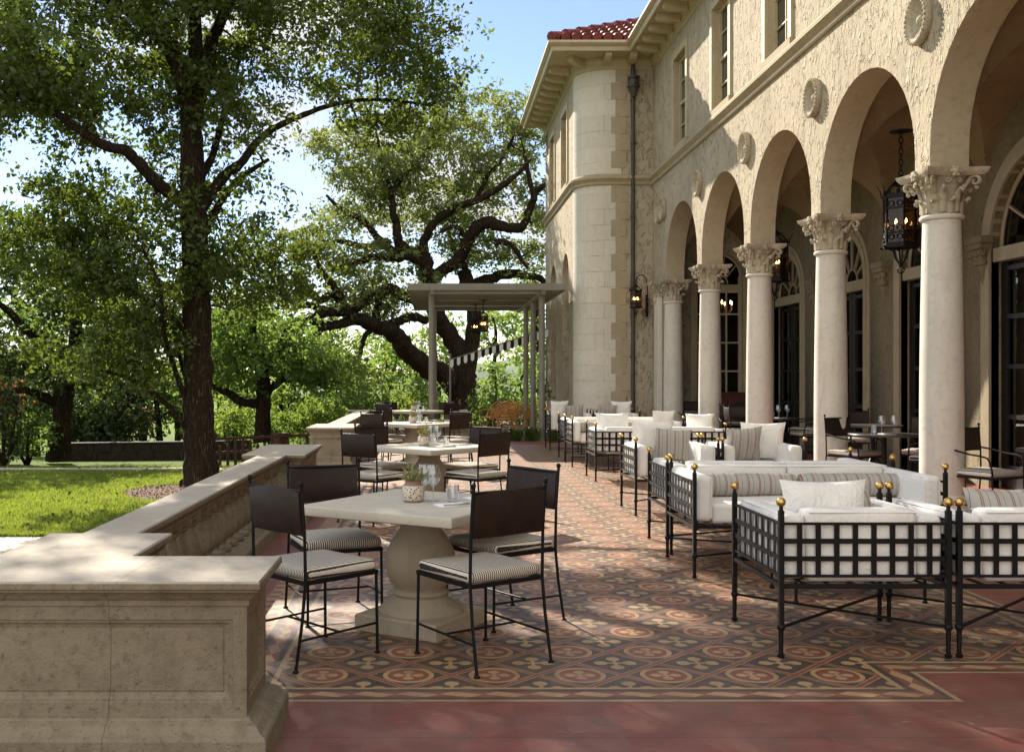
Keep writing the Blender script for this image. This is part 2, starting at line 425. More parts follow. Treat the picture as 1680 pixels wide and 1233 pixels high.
M['darkstone'] = mat_plain('slate_table_top', (.05, .048, .045), .35, 0, .25, 10)
def mat_bark(name, c, c2):
    m, b, _ = new_mat(name); p = coords('pos')
    n0 = noise(scaled(p, (16, 16, 1.7)), 1.6, 4, .6, .9); n = noise(scaled(p, (30, 30, 7)), 1.6, 4, .65)
    rid = 1.0-((n0-.5).abs()*7.0).mn(1.0); h = (1.0-rid)*.75+n*.6
    lk(mix(ramp(h, .45, 1.25), c, c2), b.inputs['Base Color']); b.inputs['Roughness'].default_value = .95; b.inputs['Specular IOR Level'].default_value = .1
    bump(b, h, .045); return m
M['bark'] = mat_bark('grey_brown_bark', (.030, .022, .015), (.115, .085, .058))
M['bark2'] = mat_bark('dark_oak_bark', (.024, .017, .011), (.10, .070, .046))

def mat_floor():
    m, b, _ = new_mat('encaustic_tile'); p = coords('pos'); x, y, z = xyz(p)
    P = .434; cream, red, dark = (.44, .285, .135), (.225, .058, .036), (.042, .041, .035)
    plain = (.205, .050, .036)
    fu = (((x+.12)/P+.5).frac()-.5).abs(); fv = (((y-5.104)/P+.5).frac()-.5).abs()
    wob = (noise(p, 30, 2)-.5)*.012
    s = fu+fv; r = (fu*fu+fv*fv).sqrt()+wob
    gu = .5-fu; gv = .5-fv
    def disc(a, b_, ca, cb, rad):
        da = a-ca; db = b_-cb; return ((da*da+db*db).sqrt()+wob).lt(rad)
    col = mix(0.0, dark, dark)
    pet = disc(gu, gv, .175, 0, .082).mx(disc(gu, gv, 0, .175, .082)).mx(gu.mn(gv).lt(.022)*gu.mx(gv).lt(.17)).mx((gu+gv).lt(.055))
    col = mix(pet, col, cream)
    col = mix(r.lt(.298), col, cream); col = mix(r.lt(.242), col, red)
    q = disc(fu, fv, .115, 0, .062).mx(disc(fu, fv, 0, .115, .062)).mx(fu.mn(fv).lt(.018)*fu.mx(fv).lt(.12))
    col = mix(q, col, cream)
    band = (s-.5).abs()
    col = mix(band.lt(.060), col, cream); col = mix(band.lt(.040), col, red)
    # border following the stepped outline of the patterned field
    dist = (x+.98).mn((y-5.14).mx((y-4.69).mn(2.47-x))).mn(3.78-x).mn(22.6-y)
    bc = mix(0.0, red, red)
    along = ((x+y)/.21).frac()-.5; dm = along.abs()*2.0/1.0+((dist-.105).abs())/.042
    bc = mix(dm.lt(1.0), bc, cream)
    bc = mix(dist.lt(.060), bc, dark); bc = mix(dist.gt(.150), bc, dark); bc = mix(dist.lt(.026), bc, cream); bc = mix(dist.gt(.184), bc, cream)
    col = mix(dist.lt(.21), col, bc)
    # chequer strip outside the long edge, then plain red tiles
    ck = E.m('FLOOR', x/.075)+E.m('FLOOR', y/.075); ckm = ((ck*.5).frac()).gt(.25)
    strip = (x+1.13).gt(0)*(x+.98).lt(0)*(y-4.9).gt(0)
    pl = mix(noise(p, 5, 4), [c*.78 for c in plain], [c*1.22 for c in plain])
    tid = E.m('FLOOR', x/.217+.3)*12.9+E.m('FLOOR', y/.217+.3)*78.2; rnd = E.m('FRACT', E.m('SINE', tid)*437.5)
    pl = mix(rnd*.30, pl, [c*.62 for c in plain])
    pl = mix(strip, pl, mix(ckm, cream, red))
    col = mix(dist.lt(0.0), col, pl)
    jx = ((x/.217+.3).frac()-.5).abs().gt(.4925); jy = ((y/.217+.3).frac()-.5).abs().gt(.4925); j = jx.mx(jy)
    col = mix(j*.5*ramp(noise(p, 3, 3), .3, .6), col, (.21, .14, .11))
    tid2 = E.m('FLOOR', x/.217+.3)*41.3+E.m('FLOOR', y/.217+.3)*17.9; rn2 = E.m('FRACT', E.m('SINE', tid2)*913.7); col = mix(rn2*.30, col, (.15, .10, .07)); col = mix((rn2.gt(.90))*.07, col, (.40, .30, .22))
    col = mix((y-4.22).abs().lt(.005)*.7, col, (.05, .03, .025))
    wear = noise(p, 2.2, 6, .62); scr = noise(scaled(p, (3, 11, 1)), 4, 5, .6, .7)
    col = mix(ramp(wear, .42, .75)*.22, col, (.42, .31, .23)); col = mix(ramp(scr, .60, .72)*.28, col, (.50, .40, .32))
    col = mix(ramp(noise(p, 6, 5, .6), .48, .8)*.6, col, (.075, .048, .034)); col = mix(.10, col, (.16, .09, .06))
    lk(col, b.inputs['Base Color'])
    lk(.38+wear*.24, b.inputs['Roughness']); b.inputs['Specular IOR Level'].default_value = .5
    bump(b, noise(p, 18, 4)*.5-j*.8+noise(p, 1.5, 2), .0018); return m
M['floor'] = mat_floor()
M['red'] = mat_plain('red_tile', (.25, .08, .065), .5, 0, .2, 4, .002, 20, 'pos')

def mat_lawn():
    m, b, _ = new_mat('lawn'); p = coords('pos')
    n = noise(p, 1.3, 5, .6); n2 = noise(p, 22, 4, .6)
    c = mix(ramp(n, .3, .7), (.10, .17, .02), (.15, .22, .03)); c = mix(ramp(n2, .45, .7)*.5, c, (.045, .085, .012))
    lk(c, b.inputs['Base Color']); b.inputs['Roughness'].default_value = .9; b.inputs['Specular IOR Level'].default_value = .1
    bump(b, n2+noise(p, 90, 3), .03); return m
M['lawn'] = mat_lawn()
M['mulch'] = mat_plain('mulch', (.16, .095, .058), .95, 0, .5, 25, .02, 60, 'pos')
M['paving'] = mat_stone('paving', (.47, .42, .35), (.42, .37, .30), (.28, .23, .18), bmp=.004, streak=False)

# ================================================================ THE SETTING
def ground_z(x, y):
    d = math.hypot(max(0, -x-2)*.6, max(0, y-0))
    z = -.35
    if y > 18: z -= min(1, (y-18)/22)*.95
    if y > 40: z -= min(1, (y-40)/60)*1.2
    if x < -12: z -= min(1.2, (-x-12)*.03)
    return z
def ground():
    mb = MB(); xs = sorted(set([-400,-200,-100,-60]+list(range(-40, 20, 2))+[20, 30, 60, 120, 300])); ys = sorted(set([-60,-30,-10]+list(range(-4, 60, 2))+[60,70,85,100,150,300,700]))
    for y in ys:
        for x in xs: mb.v.append((x, y, ground_z(x, y)))
    n = len(xs)
    for j in range(len(ys)-1):
        for i in range(n-1): mb.f.append((j*n+i, j*n+i+1, (j+1)*n+i+1, (j+1)*n+i))
    mb.build('lawn_ground', M['lawn'], kind='structure')
ground()
def sheet(name, fn, nu, nv, mat, dz):
    mb = MB()
    for i in range(nu+1):
        for j in range(nv+1):
            x, y = fn(i/nu, j/nv); mb.v.append((x, y, ground_z(x, y)+dz))
    for i in range(nu):
        for j in range(nv): a = i*(nv+1)+j; mb.f.append((a, a+nv+1, a+nv+2, a+1))
    return mb.build(name, mat, kind='structure')
sheet('path', lambda u, v: (-26+u*23.9, 20.6+2.0*math.sin(u*1.45)+v*1.15), 30, 3, M['paving'], .006)
sheet('paving', lambda u, v: (-14+u*12.04, 3+v*8.75), 8, 8, M['paving'], .006)
def mulch():
    mb = MB(); c = IP(330, 800, 16.4); mb.v.append((c.x+.2, c.y, ground_z(c.x, c.y)+.05)); n = 40
    for j in range(n):
        a = 2*math.pi*j/n; r = 1.35*(1+.07*math.sin(3*a)); mb.v.append((c.x+.1+r*1.05*math.cos(a), c.y+r*math.sin(a), ground_z(c.x, c.y)+.008))
    for j in range(n): mb.f.append((0, 1+j, 1+(j+1)%n))
    mb.build('mulch_bed', M['mulch'], kind='structure')
    # bark chips lying on the bed
    k = 2600; a = RNG.uniform(0, 6.28, k); r = 1.32*np.sqrt(RNG.uniform(0, 1, k)); C = np.stack([c.x+.1+r*np.cos(a), c.y+r*np.sin(a), np.full(k, -.35+.03)+(1.32-r)*.03], 1)
    V = leafquads(C, RNG.normal(size=(k, 3))*[.35, .35, 1], .035, .55); o = quads_mesh('mulch_chips', V, 4, M['mulch']); o['kind'] = 'stuff'
def leafquads(C, Nn, size, asp=.5, fold=.15):
    """one rhombic leaf per centre C with normal Nn"""
    k = len(C); Nn = Nn/(np.linalg.norm(Nn, axis=1, keepdims=True)+1e-9)
    t = RNG.normal(size=(k, 3)); t -= (t*Nn).sum(1, keepdims=True)*Nn; t /= np.linalg.norm(t, axis=1, keepdims=True)+1e-9
    s = np.cross(Nn, t); sz = (size*RNG.uniform(.5, 1.45, k))[:, None]
    V = np.empty((k, 4, 3)); V[:, 0] = C-t*sz*.5; V[:, 2] = C+t*sz*.5
    V[:, 1] = C+s*sz*asp*.5+Nn*sz*fold; V[:, 3] = C-s*sz*asp*.5+Nn*sz*fold
    return V.reshape(-1, 3)
mulch()

mb = MB(); mb.b2(-1.92, 5.08, -4, 24.0, -1.2, 0.0)
mb.build('terrace_floor', M['floor'], smooth=False, kind='structure')
mb = MB(); mb.b2(5.085, 7.6, -4, 23.29, -.4, .06)
mb.build('loggia_floor', M['red'], smooth=False, kind='structure')
mb = MB(); mb.b2(-1.9, 8, 24.005, 36, -1.2, -.03)
mb.build('garden_bed', M['mulch'], smooth=False, kind='structure')
mb = MB()
for k in range(2): mb.b2(-2.3-.38*k, -1.925-.38*k, 12.15, 16.0, -1.2, -.12-.115*k)
mb.build('terrace_steps', M['paving'], smooth=False, kind='structure')

# ================================================================ VILLA
villa = thing('villa', 'cream stucco villa with arcaded loggia on Corinthian columns and red tile roof, on the right', 'villa', (0, 0, 0))
XW, XB, YE, S0 = 5.1, 7.35, 23.3, 2.92
COLY = [10.5+S0*k for k in range(-2, 5)]
BAYS = [12.0+S0*k-.04 for k in range(-3, 4)]
def wall_panel(mb, O, U, Lg, zones, depth=.3, n=20, rev=None):
    rev = rev or mb
    O = Vector(O); U = Vector(U); N = Vector((-U.y, U.x))      # outward is left of U
    def P(u, z, dp=0): q = O+U*u-N*dp; return (q.x, q.y, z)
    for z0, z1, holes in zones:
        cur = 0
        for h in sorted(holes, key=lambda h: h['u'][0])+[None]:
            u1 = h['u'][0] if h else Lg
            if u1 > cur+1e-6: mb.add([P(cur, z0), P(u1, z0), P(u1, z1), P(cur, z1)], [(0, 1, 2, 3)])
            if not h: break
            a, b = h['u']; za, zb = h['z']; dp = h.get('d', depth); cur = b
            if za > z0+1e-6: mb.add([P(a, z0), P(b, z0), P(b, za), P(a, za)], [(0, 1, 2, 3)])
            rev.add([P(a, za), P(a, za, dp), P(a, zb, dp), P(a, zb)], [(0, 1, 2, 3)]); rev.add([P(b, za), P(b, zb), P(b, zb, dp), P(b, za, dp)], [(0, 1, 2, 3)])
            if h.get('sill', True) and za > z0+1e-6: mb.add([P(a, za), P(b, za), P(b, za, dp), P(a, za, dp)], [(0, 1, 2, 3)])
            if h.get('arch'):
                r = (b-a)/2; uc = (a+b)/2; pts = [(uc-r*math.cos(math.pi*k/n), zb+r*math.sin(math.pi*k/n)) for k in range(n+1)]
            else: pts = [(a, zb), (b, zb)]
            for (ua, va), (ub, vb) in zip(pts[:-1], pts[1:]):
                if z1 > min(va, vb)+1e-6: mb.add([P(ua, va), P(ub, vb), P(ub, z1), P(ua, z1)], [(0, 1, 2, 3)])
                rev.add([P(ua, va), P(ua, va, dp), P(ub, vb, dp), P(ub, vb)], [(0, 1, 2, 3)])
    return mb
# arcade wall
Y0 = -4.0
lo = []; up = []
for yb in BAYS:
    lo.append(dict(u=(yb-1.30-Y0, yb+1.30-Y0), z=(3.64, 3.82), arch=True, d=.40))
    up.append(dict(u=(yb-.50-Y0, yb+.50-Y0), z=(6.30, 8.16), d=.17))
mb = MB(); rv = MB(); wall_panel(mb, (XW, Y0), (0, 1), YE-Y0, [(3.64, 6.0, lo), (6.0, 8.9, up)], rev=rv)
rv.build('arch_reveal', M['plaster'], villa, ang=50, merge=True)
mb.build('wall', M['stucco'], villa, ang=50, merge=True)
# solid pieces of the arcade wall: the pier at the far end and inner face
mb = MB(); mb.b2(XW, 5.5, COLY[-1]+.22, YE, 0, 3.64); mb.build('wall', M['stucco'], villa, smooth=False)
mb = MB(); inner = [dict(u=(YE-yb-1.30, YE-yb+1.30), z=(3.64, 3.82), arch=True, d=.001) for yb in BAYS]
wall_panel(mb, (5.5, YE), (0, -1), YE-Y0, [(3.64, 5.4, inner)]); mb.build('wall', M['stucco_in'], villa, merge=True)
# pilaster behind the last column
mb = MB(); mb.b2(4.99, 5.095, COLY[-1]+.20, COLY[-1]+.52, 0, 3.30); mb.build('pilaster', M['column'], villa, smooth=False)
# back wall of the loggia with french doors
DOORS = [(20.9, .80), (17.95, .80), (15.0, .82), (12.15, 1.12), (9.1, .9)]
mb = MB(); dh = [dict(u=(YE-0-yc-w, YE-yc+w), z=(.06, 3.25), arch=True, d=.22) for yc, w in []]
dh = [dict(u=(yc-w-Y0, yc+w-Y0), z=(.06, 3.20), arch=True, d=.22) for yc, w in DOORS]
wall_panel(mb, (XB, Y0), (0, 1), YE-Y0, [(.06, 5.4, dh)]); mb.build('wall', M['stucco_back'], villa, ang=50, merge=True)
# end wall (front of the wing), rounded corner, long side of the wing
mb = MB(); wall_panel(mb, (8.2, YE), (-1, 0), 8.2-4.05, [(0, 6.0, [dict(u=(8.2-7.17, 8.2-6.08), z=(.95, 3.85), arch=True, d=.18)]), (6.0, 8.9, [])])
mb.build('wall', M['stucco'], villa, ang=50, merge=True)
mb = MB()
for k in range(16):
    a0 = math.pi/2*k/16; a1 = math.pi/2*(k+1)/16
    f = lambda a: (4.05-.7*math.sin(a), 24.0-.7*math.cos(a))
    p, q = f(a0), f(a1); mb.add([(*p, 0), (*p, 8.9), (*q, 8.9), (*q, 0)], [(0, 1, 2, 3)])
mb.build('rounded_corner', M['ashlar'], villa, merge=True)
side_lo = [dict(u=(.75, 2.0), z=(.3, 4.0), arch=True, d=.28), dict(u=(3.3, 4.55), z=(.3, 4.0), arch=True, d=.28)]
side_up = [dict(u=(.95, 2.0), z=(6.30, 8.16), d=.16), dict(u=(3.5, 4.55), z=(6.30, 8.16), d=.16)]
mb = MB(); wall_panel(mb, (3.35, 24.0), (0, 1), 5.8, [(0, 6.0, side_lo), (6.0, 8.9, side_up)])
mb.add([(3.35, 29.8, 0), (8.2, 29.8, 0), (8.2, 29.8, 8.9), (3.35, 29.8, 8.9)], [(0, 1, 2, 3)])
mb.build('wall', M['stucco'], villa, ang=50, merge=True)
mb = MB()
for u0 in (.75, 3.3): mb.b2(3.60, 3.63, 24+u0-.02, 24+u0+1.29, .2, 4.7)
mb.build('blind_arch_infill', M['paint'], villa, smooth=False)
# ashlar front strip of the wing with toothed quoins
mb = MB(); mb.b2(4.05, 4.36, YE-.012, YE-.001, 0, 5.96); mb.b2(4.05, 4.36, YE-.012, YE-.001, 6.2, 8.72); mb.build('ashlar_strip', M['ashlar'], villa, smooth=False)
mb = MB(); z = 0.02; k = 0
while z < 8.6:
    h = .395; w = .17 if k % 2 else .07
    if not (5.6 < z < 6.2): mb = MB(); mb.b2(4.13+.1*(k % 2), 4.40+w, YE-.022, YE-.001, z+.006, z+h-.006); mb.build('quoin', M['quoin'], villa, smooth=False)
    z += h; k += 1
# string course, frieze, soffit, gutter
arc = [(4.05-.7*math.sin(a), 24.0-.7*math.cos(a)) for a in [math.pi/2*k/10 for k in range(11)]]
PATH = [(XW, Y0), (XW, YE)]+arc+[(3.35, 29.8)]
mb = MB(); mb.path_sweep(PATH, [(0, 5.95), (.035, 5.955), (.05, 5.98), (.05, 6.02), (.075, 6.045), (.105, 6.085), (.115, 6.09), (.115, 6.14), (.10, 6.165), (.05, 6.18), (0, 6.21)])
mb.build('string_course', M['trim'], villa, ang=30)
mb = MB(); mb.path_sweep(PATH, [(0, 8.60), (.03, 8.61), (.03, 8.70), (.05, 8.72), (.09, 8.79), (.10, 8.80), (.10, 8.868), (0, 8.868)]); mb.build('frieze', M['paint'], villa, ang=30)
SQ = [(XW, Y0), (XW, YE), (3.35, YE), (3.35, 29.8)]
mb = MB(); mb.path_sweep(SQ, [(0, 8.87), (.66, 8.87), (.66, 8.90), (0, 8.90)]); mb.b2(3.352, 4.05, YE+.002, 24.0, 8.872, 8.9); mb.build('soffit', M['paint'], villa, smooth=False)
mb = MB(); mb.path_sweep(SQ, [(.60, 8.872), (.60, 8.84), (.655, 8.84), (.67, 8.90), (.675, 8.93), (.70, 8.94), (.745, 8.99), (.755, 9.0), (.755, 9.05), (.735, 9.055), (.735, 9.03), (.60, 9.02)]); mb.build('gutter', M['paint'], villa, ang=30)
brp = MB(); brp.add([(x, w, zz) for w in (-.075, .075) for x, zz in ((.10, 8.868), (.10, 8.70), (.30, 8.70), (.44, 8.715), (.53, 8.75), (.57, 8.79), (.575, 8.868))],
    [(0,1,2,3,4,5,6), (13,12,11,10,9,8,7)]+[(i, i+7, (i+1) % 7+7, (i+1) % 7) for i in range(7)])
br0 = None
def bracket(x, y, ang):
    global br0
    if br0 is None: br0 = brp.build('bracket', M['paint'], villa, smooth=False); o = br0
    else: o = br0.copy(); COL.objects.link(o)
    o.location = (x, y, 0); o.rotation_euler = (0, 0, ang)
for k in range(32): 
    if 22.55-.62*k > 3: bracket(XW, 22.30-.62*k, math.pi)
for xx in (4.55, 3.98): bracket(xx, YE, -math.pi/2)
bracket(3.55, 23.5, -math.pi*.75)
for k in range(9): bracket(3.35, 24.0+.62*k, math.pi)
# roofs: tiled hip over the wing, plain slope over the arcade
def tiled_roof():
    mb = MB(); t = math.tan(R(26)); c = math.cos(R(26))
    for i in range(26):
        x = 2.75+.235*i
        for j in range(15):
            ya = 22.6+.40*c*j; 
            if (x-2.65)+.12 < (ya-22.55): continue
            pts = [(x, ya-.03, 9.115+(ya-22.6)*t), (x, ya+.40*c, 9.085+(ya+.40*c-22.6)*t)]
            mb.tube(pts, [.105, .085], 9)
    for j in range(16):      # side slope rows
        y = 22.75+.235*j*2
    mb2 = [(2.64, 22.6, 9.06), (8.2, 22.6, 9.06), (8.2, 28.0, 9.06+5.4*t), (8.04, 28.0, 9.06+5.4*t), (2.64, 31, 9.06)]
    mb.add([mb2[0], mb2[1], mb2[2], mb2[3]], [(0, 1, 2, 3)]); mb.add([mb2[0], mb2[3], mb2[4]], [(0, 1, 2)])
    for j in range(15):
        d0 = .36*j; mb.tube([(2.66+d0, 22.58+d0, 9.13+d0*t), (2.66+d0+.40, 22.58+d0+.40, 9.10+(d0+.4)*t)], [.12, .09], 9)
    mb.build('roof', M['tilered'], villa, ang=60)
    mb = MB(); mb.add([(4.42, Y0, 9.06), (4.42, 22.58, 9.06), (8.2, 22.58, 9.06+3.78*t), (8.2, Y0, 9.06+3.78*t)], [(0, 3, 2, 1)]); mb.build('roof', M['tilered'], villa)
tiled_roof()
# sash windows
def sash(parent, O, U, w, z0, z1, dp, arch=False, cols=2, rows=2):
    """window part with sash, muntins and pane; O is the left jamb at wall face"""
    O = Vector(O); U = Vector(U); N = Vector((-U.y, U.x)); 
    def P(u, z, d): q = O+U*u-N*d; return Vector((q.x, q.y, z))
    up = (N.x, N.y, 0)
    m = MB()
    tw = .13                                                       # outer casing
    for u in (-tw/2+.001, w+tw/2-.001): m.bar(P(u, z0-.02, -.012), P(u, z1+tw, -.012), tw, .05, up)
    m.bar(P(0, z1+tw/2, -.012), P(w, z1+tw/2, -.012), tw, .048, up)
    win = m.build('window', M['paint'], parent, smooth=False)
    m = MB(); m.bar(P(-.16, z0-.05, -.03), P(w+.16, z0-.05, -.03), .075, .11, (0, 0, 1)); m.build('sill', M['trim'], win, smooth=False)
    m = MB(); b = .06; zm = (z0+z1)/2
    for u in (b/2+.002, w-b/2-.002): m.bar(P(u, z0, dp-.05), P(u, z1, dp-.05), b, .05, up)
    for zz in (z0+b/2+.02, zm, z1-b/2-.002): m.bar(P(b, zz, dp-.048), P(w-b, zz, dp-.048), b*.9, .046, up)
    for i in range(1, cols):
        u = w*i/cols
        m.bar(P(u, z0+b, dp-.045), P(u, zm-b*.45, dp-.045), .024, .03, up); m.bar(P(u, zm+b*.45, dp-.045), P(u, z1-b, dp-.045), .024, .03, up)
    for (za, zb) in ((z0, zm), (zm, z1)):
        for i in range(1, rows): zz = za+(zb-za)*i/rows; m.bar(P(b, zz, dp-.044), P(w-b, zz, dp-.044), .024, .026, up)
    m.build('sash', M['paint'], win, smooth=False)
    m = MB(); m.add([P(0, z0, dp-.02), P(w, z0, dp-.02), P(w, z1, dp-.02), P(0, z1, dp-.02)], [(0, 1, 2, 3)]); m.build('pane', M['pane_up'], win, smooth=False)
for yb in BAYS[1:]: sash(villa, (XW, yb-.50), (0, 1), 1.0, 6.30, 8.16, .17)
for u0 in (.95, 3.5): sash(villa, (3.35, 24.0+u0), (0, 1), 1.05, 6.30, 8.16, .16)
# medallions
def medallion(y):
    m = MB(); n = 28
    prof = [(.27, 0), (.29, .04), (.285, .085), (.26, .105), (.235, .10), (.22, .085), (.20, .055), (.11, .012), (.06, .006), (.001, .006)]
    m.lathe([(r, z) for r, z in prof], n, capt=False, capb=False)
    for j in range(n):
        a = 2*math.pi*j/n; m.ball((.262*math.cos(a), .262*math.sin(a), .10), .027, 6)
        m.bar((.11*math.cos(a), .11*math.sin(a), .010), (.205*math.cos(a), .205*math.sin(a), .056), .014, .012)
    m.ball((0, 0, .015), .06, 10)
    o = m.build('medallion', M['capital'], villa, ang=40); o.rotation_euler = (0, R(-90), 0); o.location = (XW, y, 5.22); o.scale = (.90, .82, .8); return o
md = medallion(COLY[1])
for y in COLY[2:]+[23.05]:
    o = md.copy(); COL.objects.link(o); o.location = (XW, min(y, 22.6), 5.22)
# columns
def column():
    sh = MB(); h0, h1 = .30, 3.13
    sh.lathe([(.212-.030*max(0, (t-.25)/.75)**1.6, h0+(h1-h0)*t) for t in [i/14 for i in range(15)]], 40, capb=False, capt=False)
    sh.lathe([(.182, 3.13), (.205, 3.135), (.215, 3.15), (.215, 3.165), (.205, 3.18), (.186, 3.185)], 40)
    col = sh.build('column', M['column'], villa, ang=40)
    b = MB(); b.poly_sweep([(-.29,-.29),(.29,-.29),(.29,.29),(-.29,.29)], [(-.005, 0), (0, .005), (0, .105), (-.005, .11)])
    b.lathe([(.27, .11), (.29, .13), (.29, .16), (.27, .18), (.245, .185), (.235, .21), (.245, .235), (.255, .24), (.26, .26), (.25, .28), (.225, .285), (.214, .30)], 40); b.build('base', M['column'], col, ang=40)
    c = MB(); z0 = 3.185
    c.lathe([(.186, z0), (.188, z0+.2), (.20, z0+.28), (.235, z0+.36), (.27, z0+.385)], 32)
    def leaf(a, za, hh, wd, out):
        n = 7; b0 = len(c.v)
        for i in range(n+1):
            t = i/n; rad = .188+.012+out*(t**3)*1.0; zz = za+hh*min(t*1.12, 1.0-.18*max(0, t-.86)/.14) 
            if t > .85: rad += .02
            wv = wd*(math.sin(math.pi*min(1, .30+.62*t))**.8)*(1+.13*math.cos(i*math.pi))
            for s in (-1, -.5, 0, .5, 1):
                aa = a+s*wv/rad; rr = rad-.018*s*s+.008*(1-abs(s)); c.v.append((rr*math.cos(aa), rr*math.sin(aa), zz-.012*abs(s)))
        for i in range(n):
            for j in range(4): c.f.append((b0+i*5+j, b0+i*5+j+1, b0+(i+1)*5+j+1, b0+(i+1)*5+j))
        tip = .188+out+.03; c.ball((tip*math.cos(a), tip*math.sin(a), za+hh*.93), .024, 6)
    for k in range(8): leaf(2*math.pi*k/8, z0, .155, .062, .04); leaf(2*math.pi*(k+.5)/8, z0+.02, .26, .055, .055)
    for k in range(4):                                              # corner volutes, abacus, rosettes
        a = math.pi/4+math.pi/2*k; ca, sa = math.cos(a), math.sin(a)
        pts = []; rad = []
        for i in range(22):
            th = i/21*2.2*math.pi; rr = .060*(1-i/26); px = .325-rr*math.cos(th+.6); pz = z0+.318+rr*math.sin(th+.6); pts.append((px*ca, px*sa, pz)); rad.append(.018*(1-i/40))
        for off in (-.022, .022): c.tube([(p[0]-sa*off, p[1]+ca*off, p[2]) for p in pts], rad, 6)
        c.tube([(.20*ca, .20*sa, z0+.22), (.235*ca, .235*sa, z0+.30), (.29*ca, .29*sa, z0+.37)], [.022, .026, .03], 6)
        c.ball((.335*ca, .335*sa, z0+.255), .026, 6)
        a2 = math.pi/2*k; 
        for sg in (-1, 1):                                          # inner helices meeting on each face
            pts = [((.245+.01*i/12)*math.cos(a2)-math.sin(a2)*sg*(.055-.030*(1-i/16)*math.cos(i/12*2*math.pi*1.4)), (.245+.01*i/12)*math.sin(a2)+math.cos(a2)*sg*(.055-.030*(1-i/16)*math.cos(i/12*2*math.pi*1.4)), z0+.325+.030*(1-i/16)*math.sin(i/12*2*math.pi*1.4)) for i in range(13)]
            c.tube(pts, .010, 5)
        c.ball((.27*math.cos(a2), .27*math.sin(a2), z0+.41), .05, 8)
        for j in range(6): b_ = j*math.pi/3; c.ball((.29*math.cos(a2)-math.sin(a2)*.04*math.cos(b_), .29*math.sin(a2)+math.cos(a2)*.04*math.cos(b_), z0+.41+.04*math.sin(b_)), .02, 5)
    ab = []
    for k in range(4):
        a = math.pi/2*k
        for t in (-1, -.84, -.5, 0, .5, .84): 
            q = .275+.065*t*t if abs(t) < .99 else .32
            x, y = (.275+.06*abs(t)**2, t*.33) if abs(t) < .9 else (.325, t*.33)
            if t == -1: x, y = .333, -.305
            ab.append((x*math.cos(a)-y*math.sin(a), x*math.sin(a)+y*math.cos(a)))
    c.poly_sweep(ab, [(-.03, z0+.375), (-.012, z0+.40), (-.004, z0+.41), (.0, z0+.425), (.006, z0+.452), (-.004, z0+.454)])
    c.build('capital', M['capital'], col, ang=50)
    return col
c0 = column(); c0.location = (5.3, COLY[0], 0)
for y in COLY[1:]: copy_tree(c0, villa, (5.3, y, 0))
for ch in [o for o in c0.children if o.name.startswith('capital')][:1]:
    o = ch.copy(); COL.objects.link(o); o.parent = villa; o.name = 'pilaster_capital'; o.location = (5.10, COLY[-1]+.38, 0); o.scale = (.75, .75, 1)
# loggia vault
mb = MB(); nx, ny = 60, 1000
for i in range(nx+1):
    x = 5.49+(7.36-5.49)*i/nx; sx = max(0, 1-((x-6.425)/.935)**2); zl = 3.82+1.26*math.sqrt(sx)
    for j in range(ny+1):
        y = 3.0+(YE-3.0)*j/ny; k = min(BAYS, key=lambda b: abs(b-y)); t = (y-k)/1.46; zc = 3.82+1.33*math.sqrt(max(0, 1-t*t))
        mb.v.append((x, y, max(zl, zc)))
for i in range(nx):
    for j in range(ny): a = i*(ny+1)+j; mb.f.append((a, a+1, a+ny+2, a+ny+1))
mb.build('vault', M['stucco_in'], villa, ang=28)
# corbels on the back wall
def corbel():
    m = MB(); m.b2(-.17, -.001, -.20, .20, .33, .42); m.b2(-.15, -.001, -.17, .17, .26, .33)
    for k in range(5): m.ball((-.10, -.14+.07*k, .20+.02*(k % 2)), .05, 8); m.ball((-.07, -.10+.05*k, .08), .045, 8)
    m.add([(-.12, -.14, .26), (-.12, .14, .26), (-.001, -.17, .26), (-.001, .17, .26), (-.02, 0, -.22), (-.001, 0, -.30)], [(0, 4, 1), (0, 2, 5, 4), (1, 4, 5, 3), (0, 1, 3, 2)])
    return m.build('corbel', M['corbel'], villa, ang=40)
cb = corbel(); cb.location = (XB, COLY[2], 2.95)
for y in COLY[3:]: o = cb.copy(); COL.objects.link(o); o.location = (XB, y, 2.95)
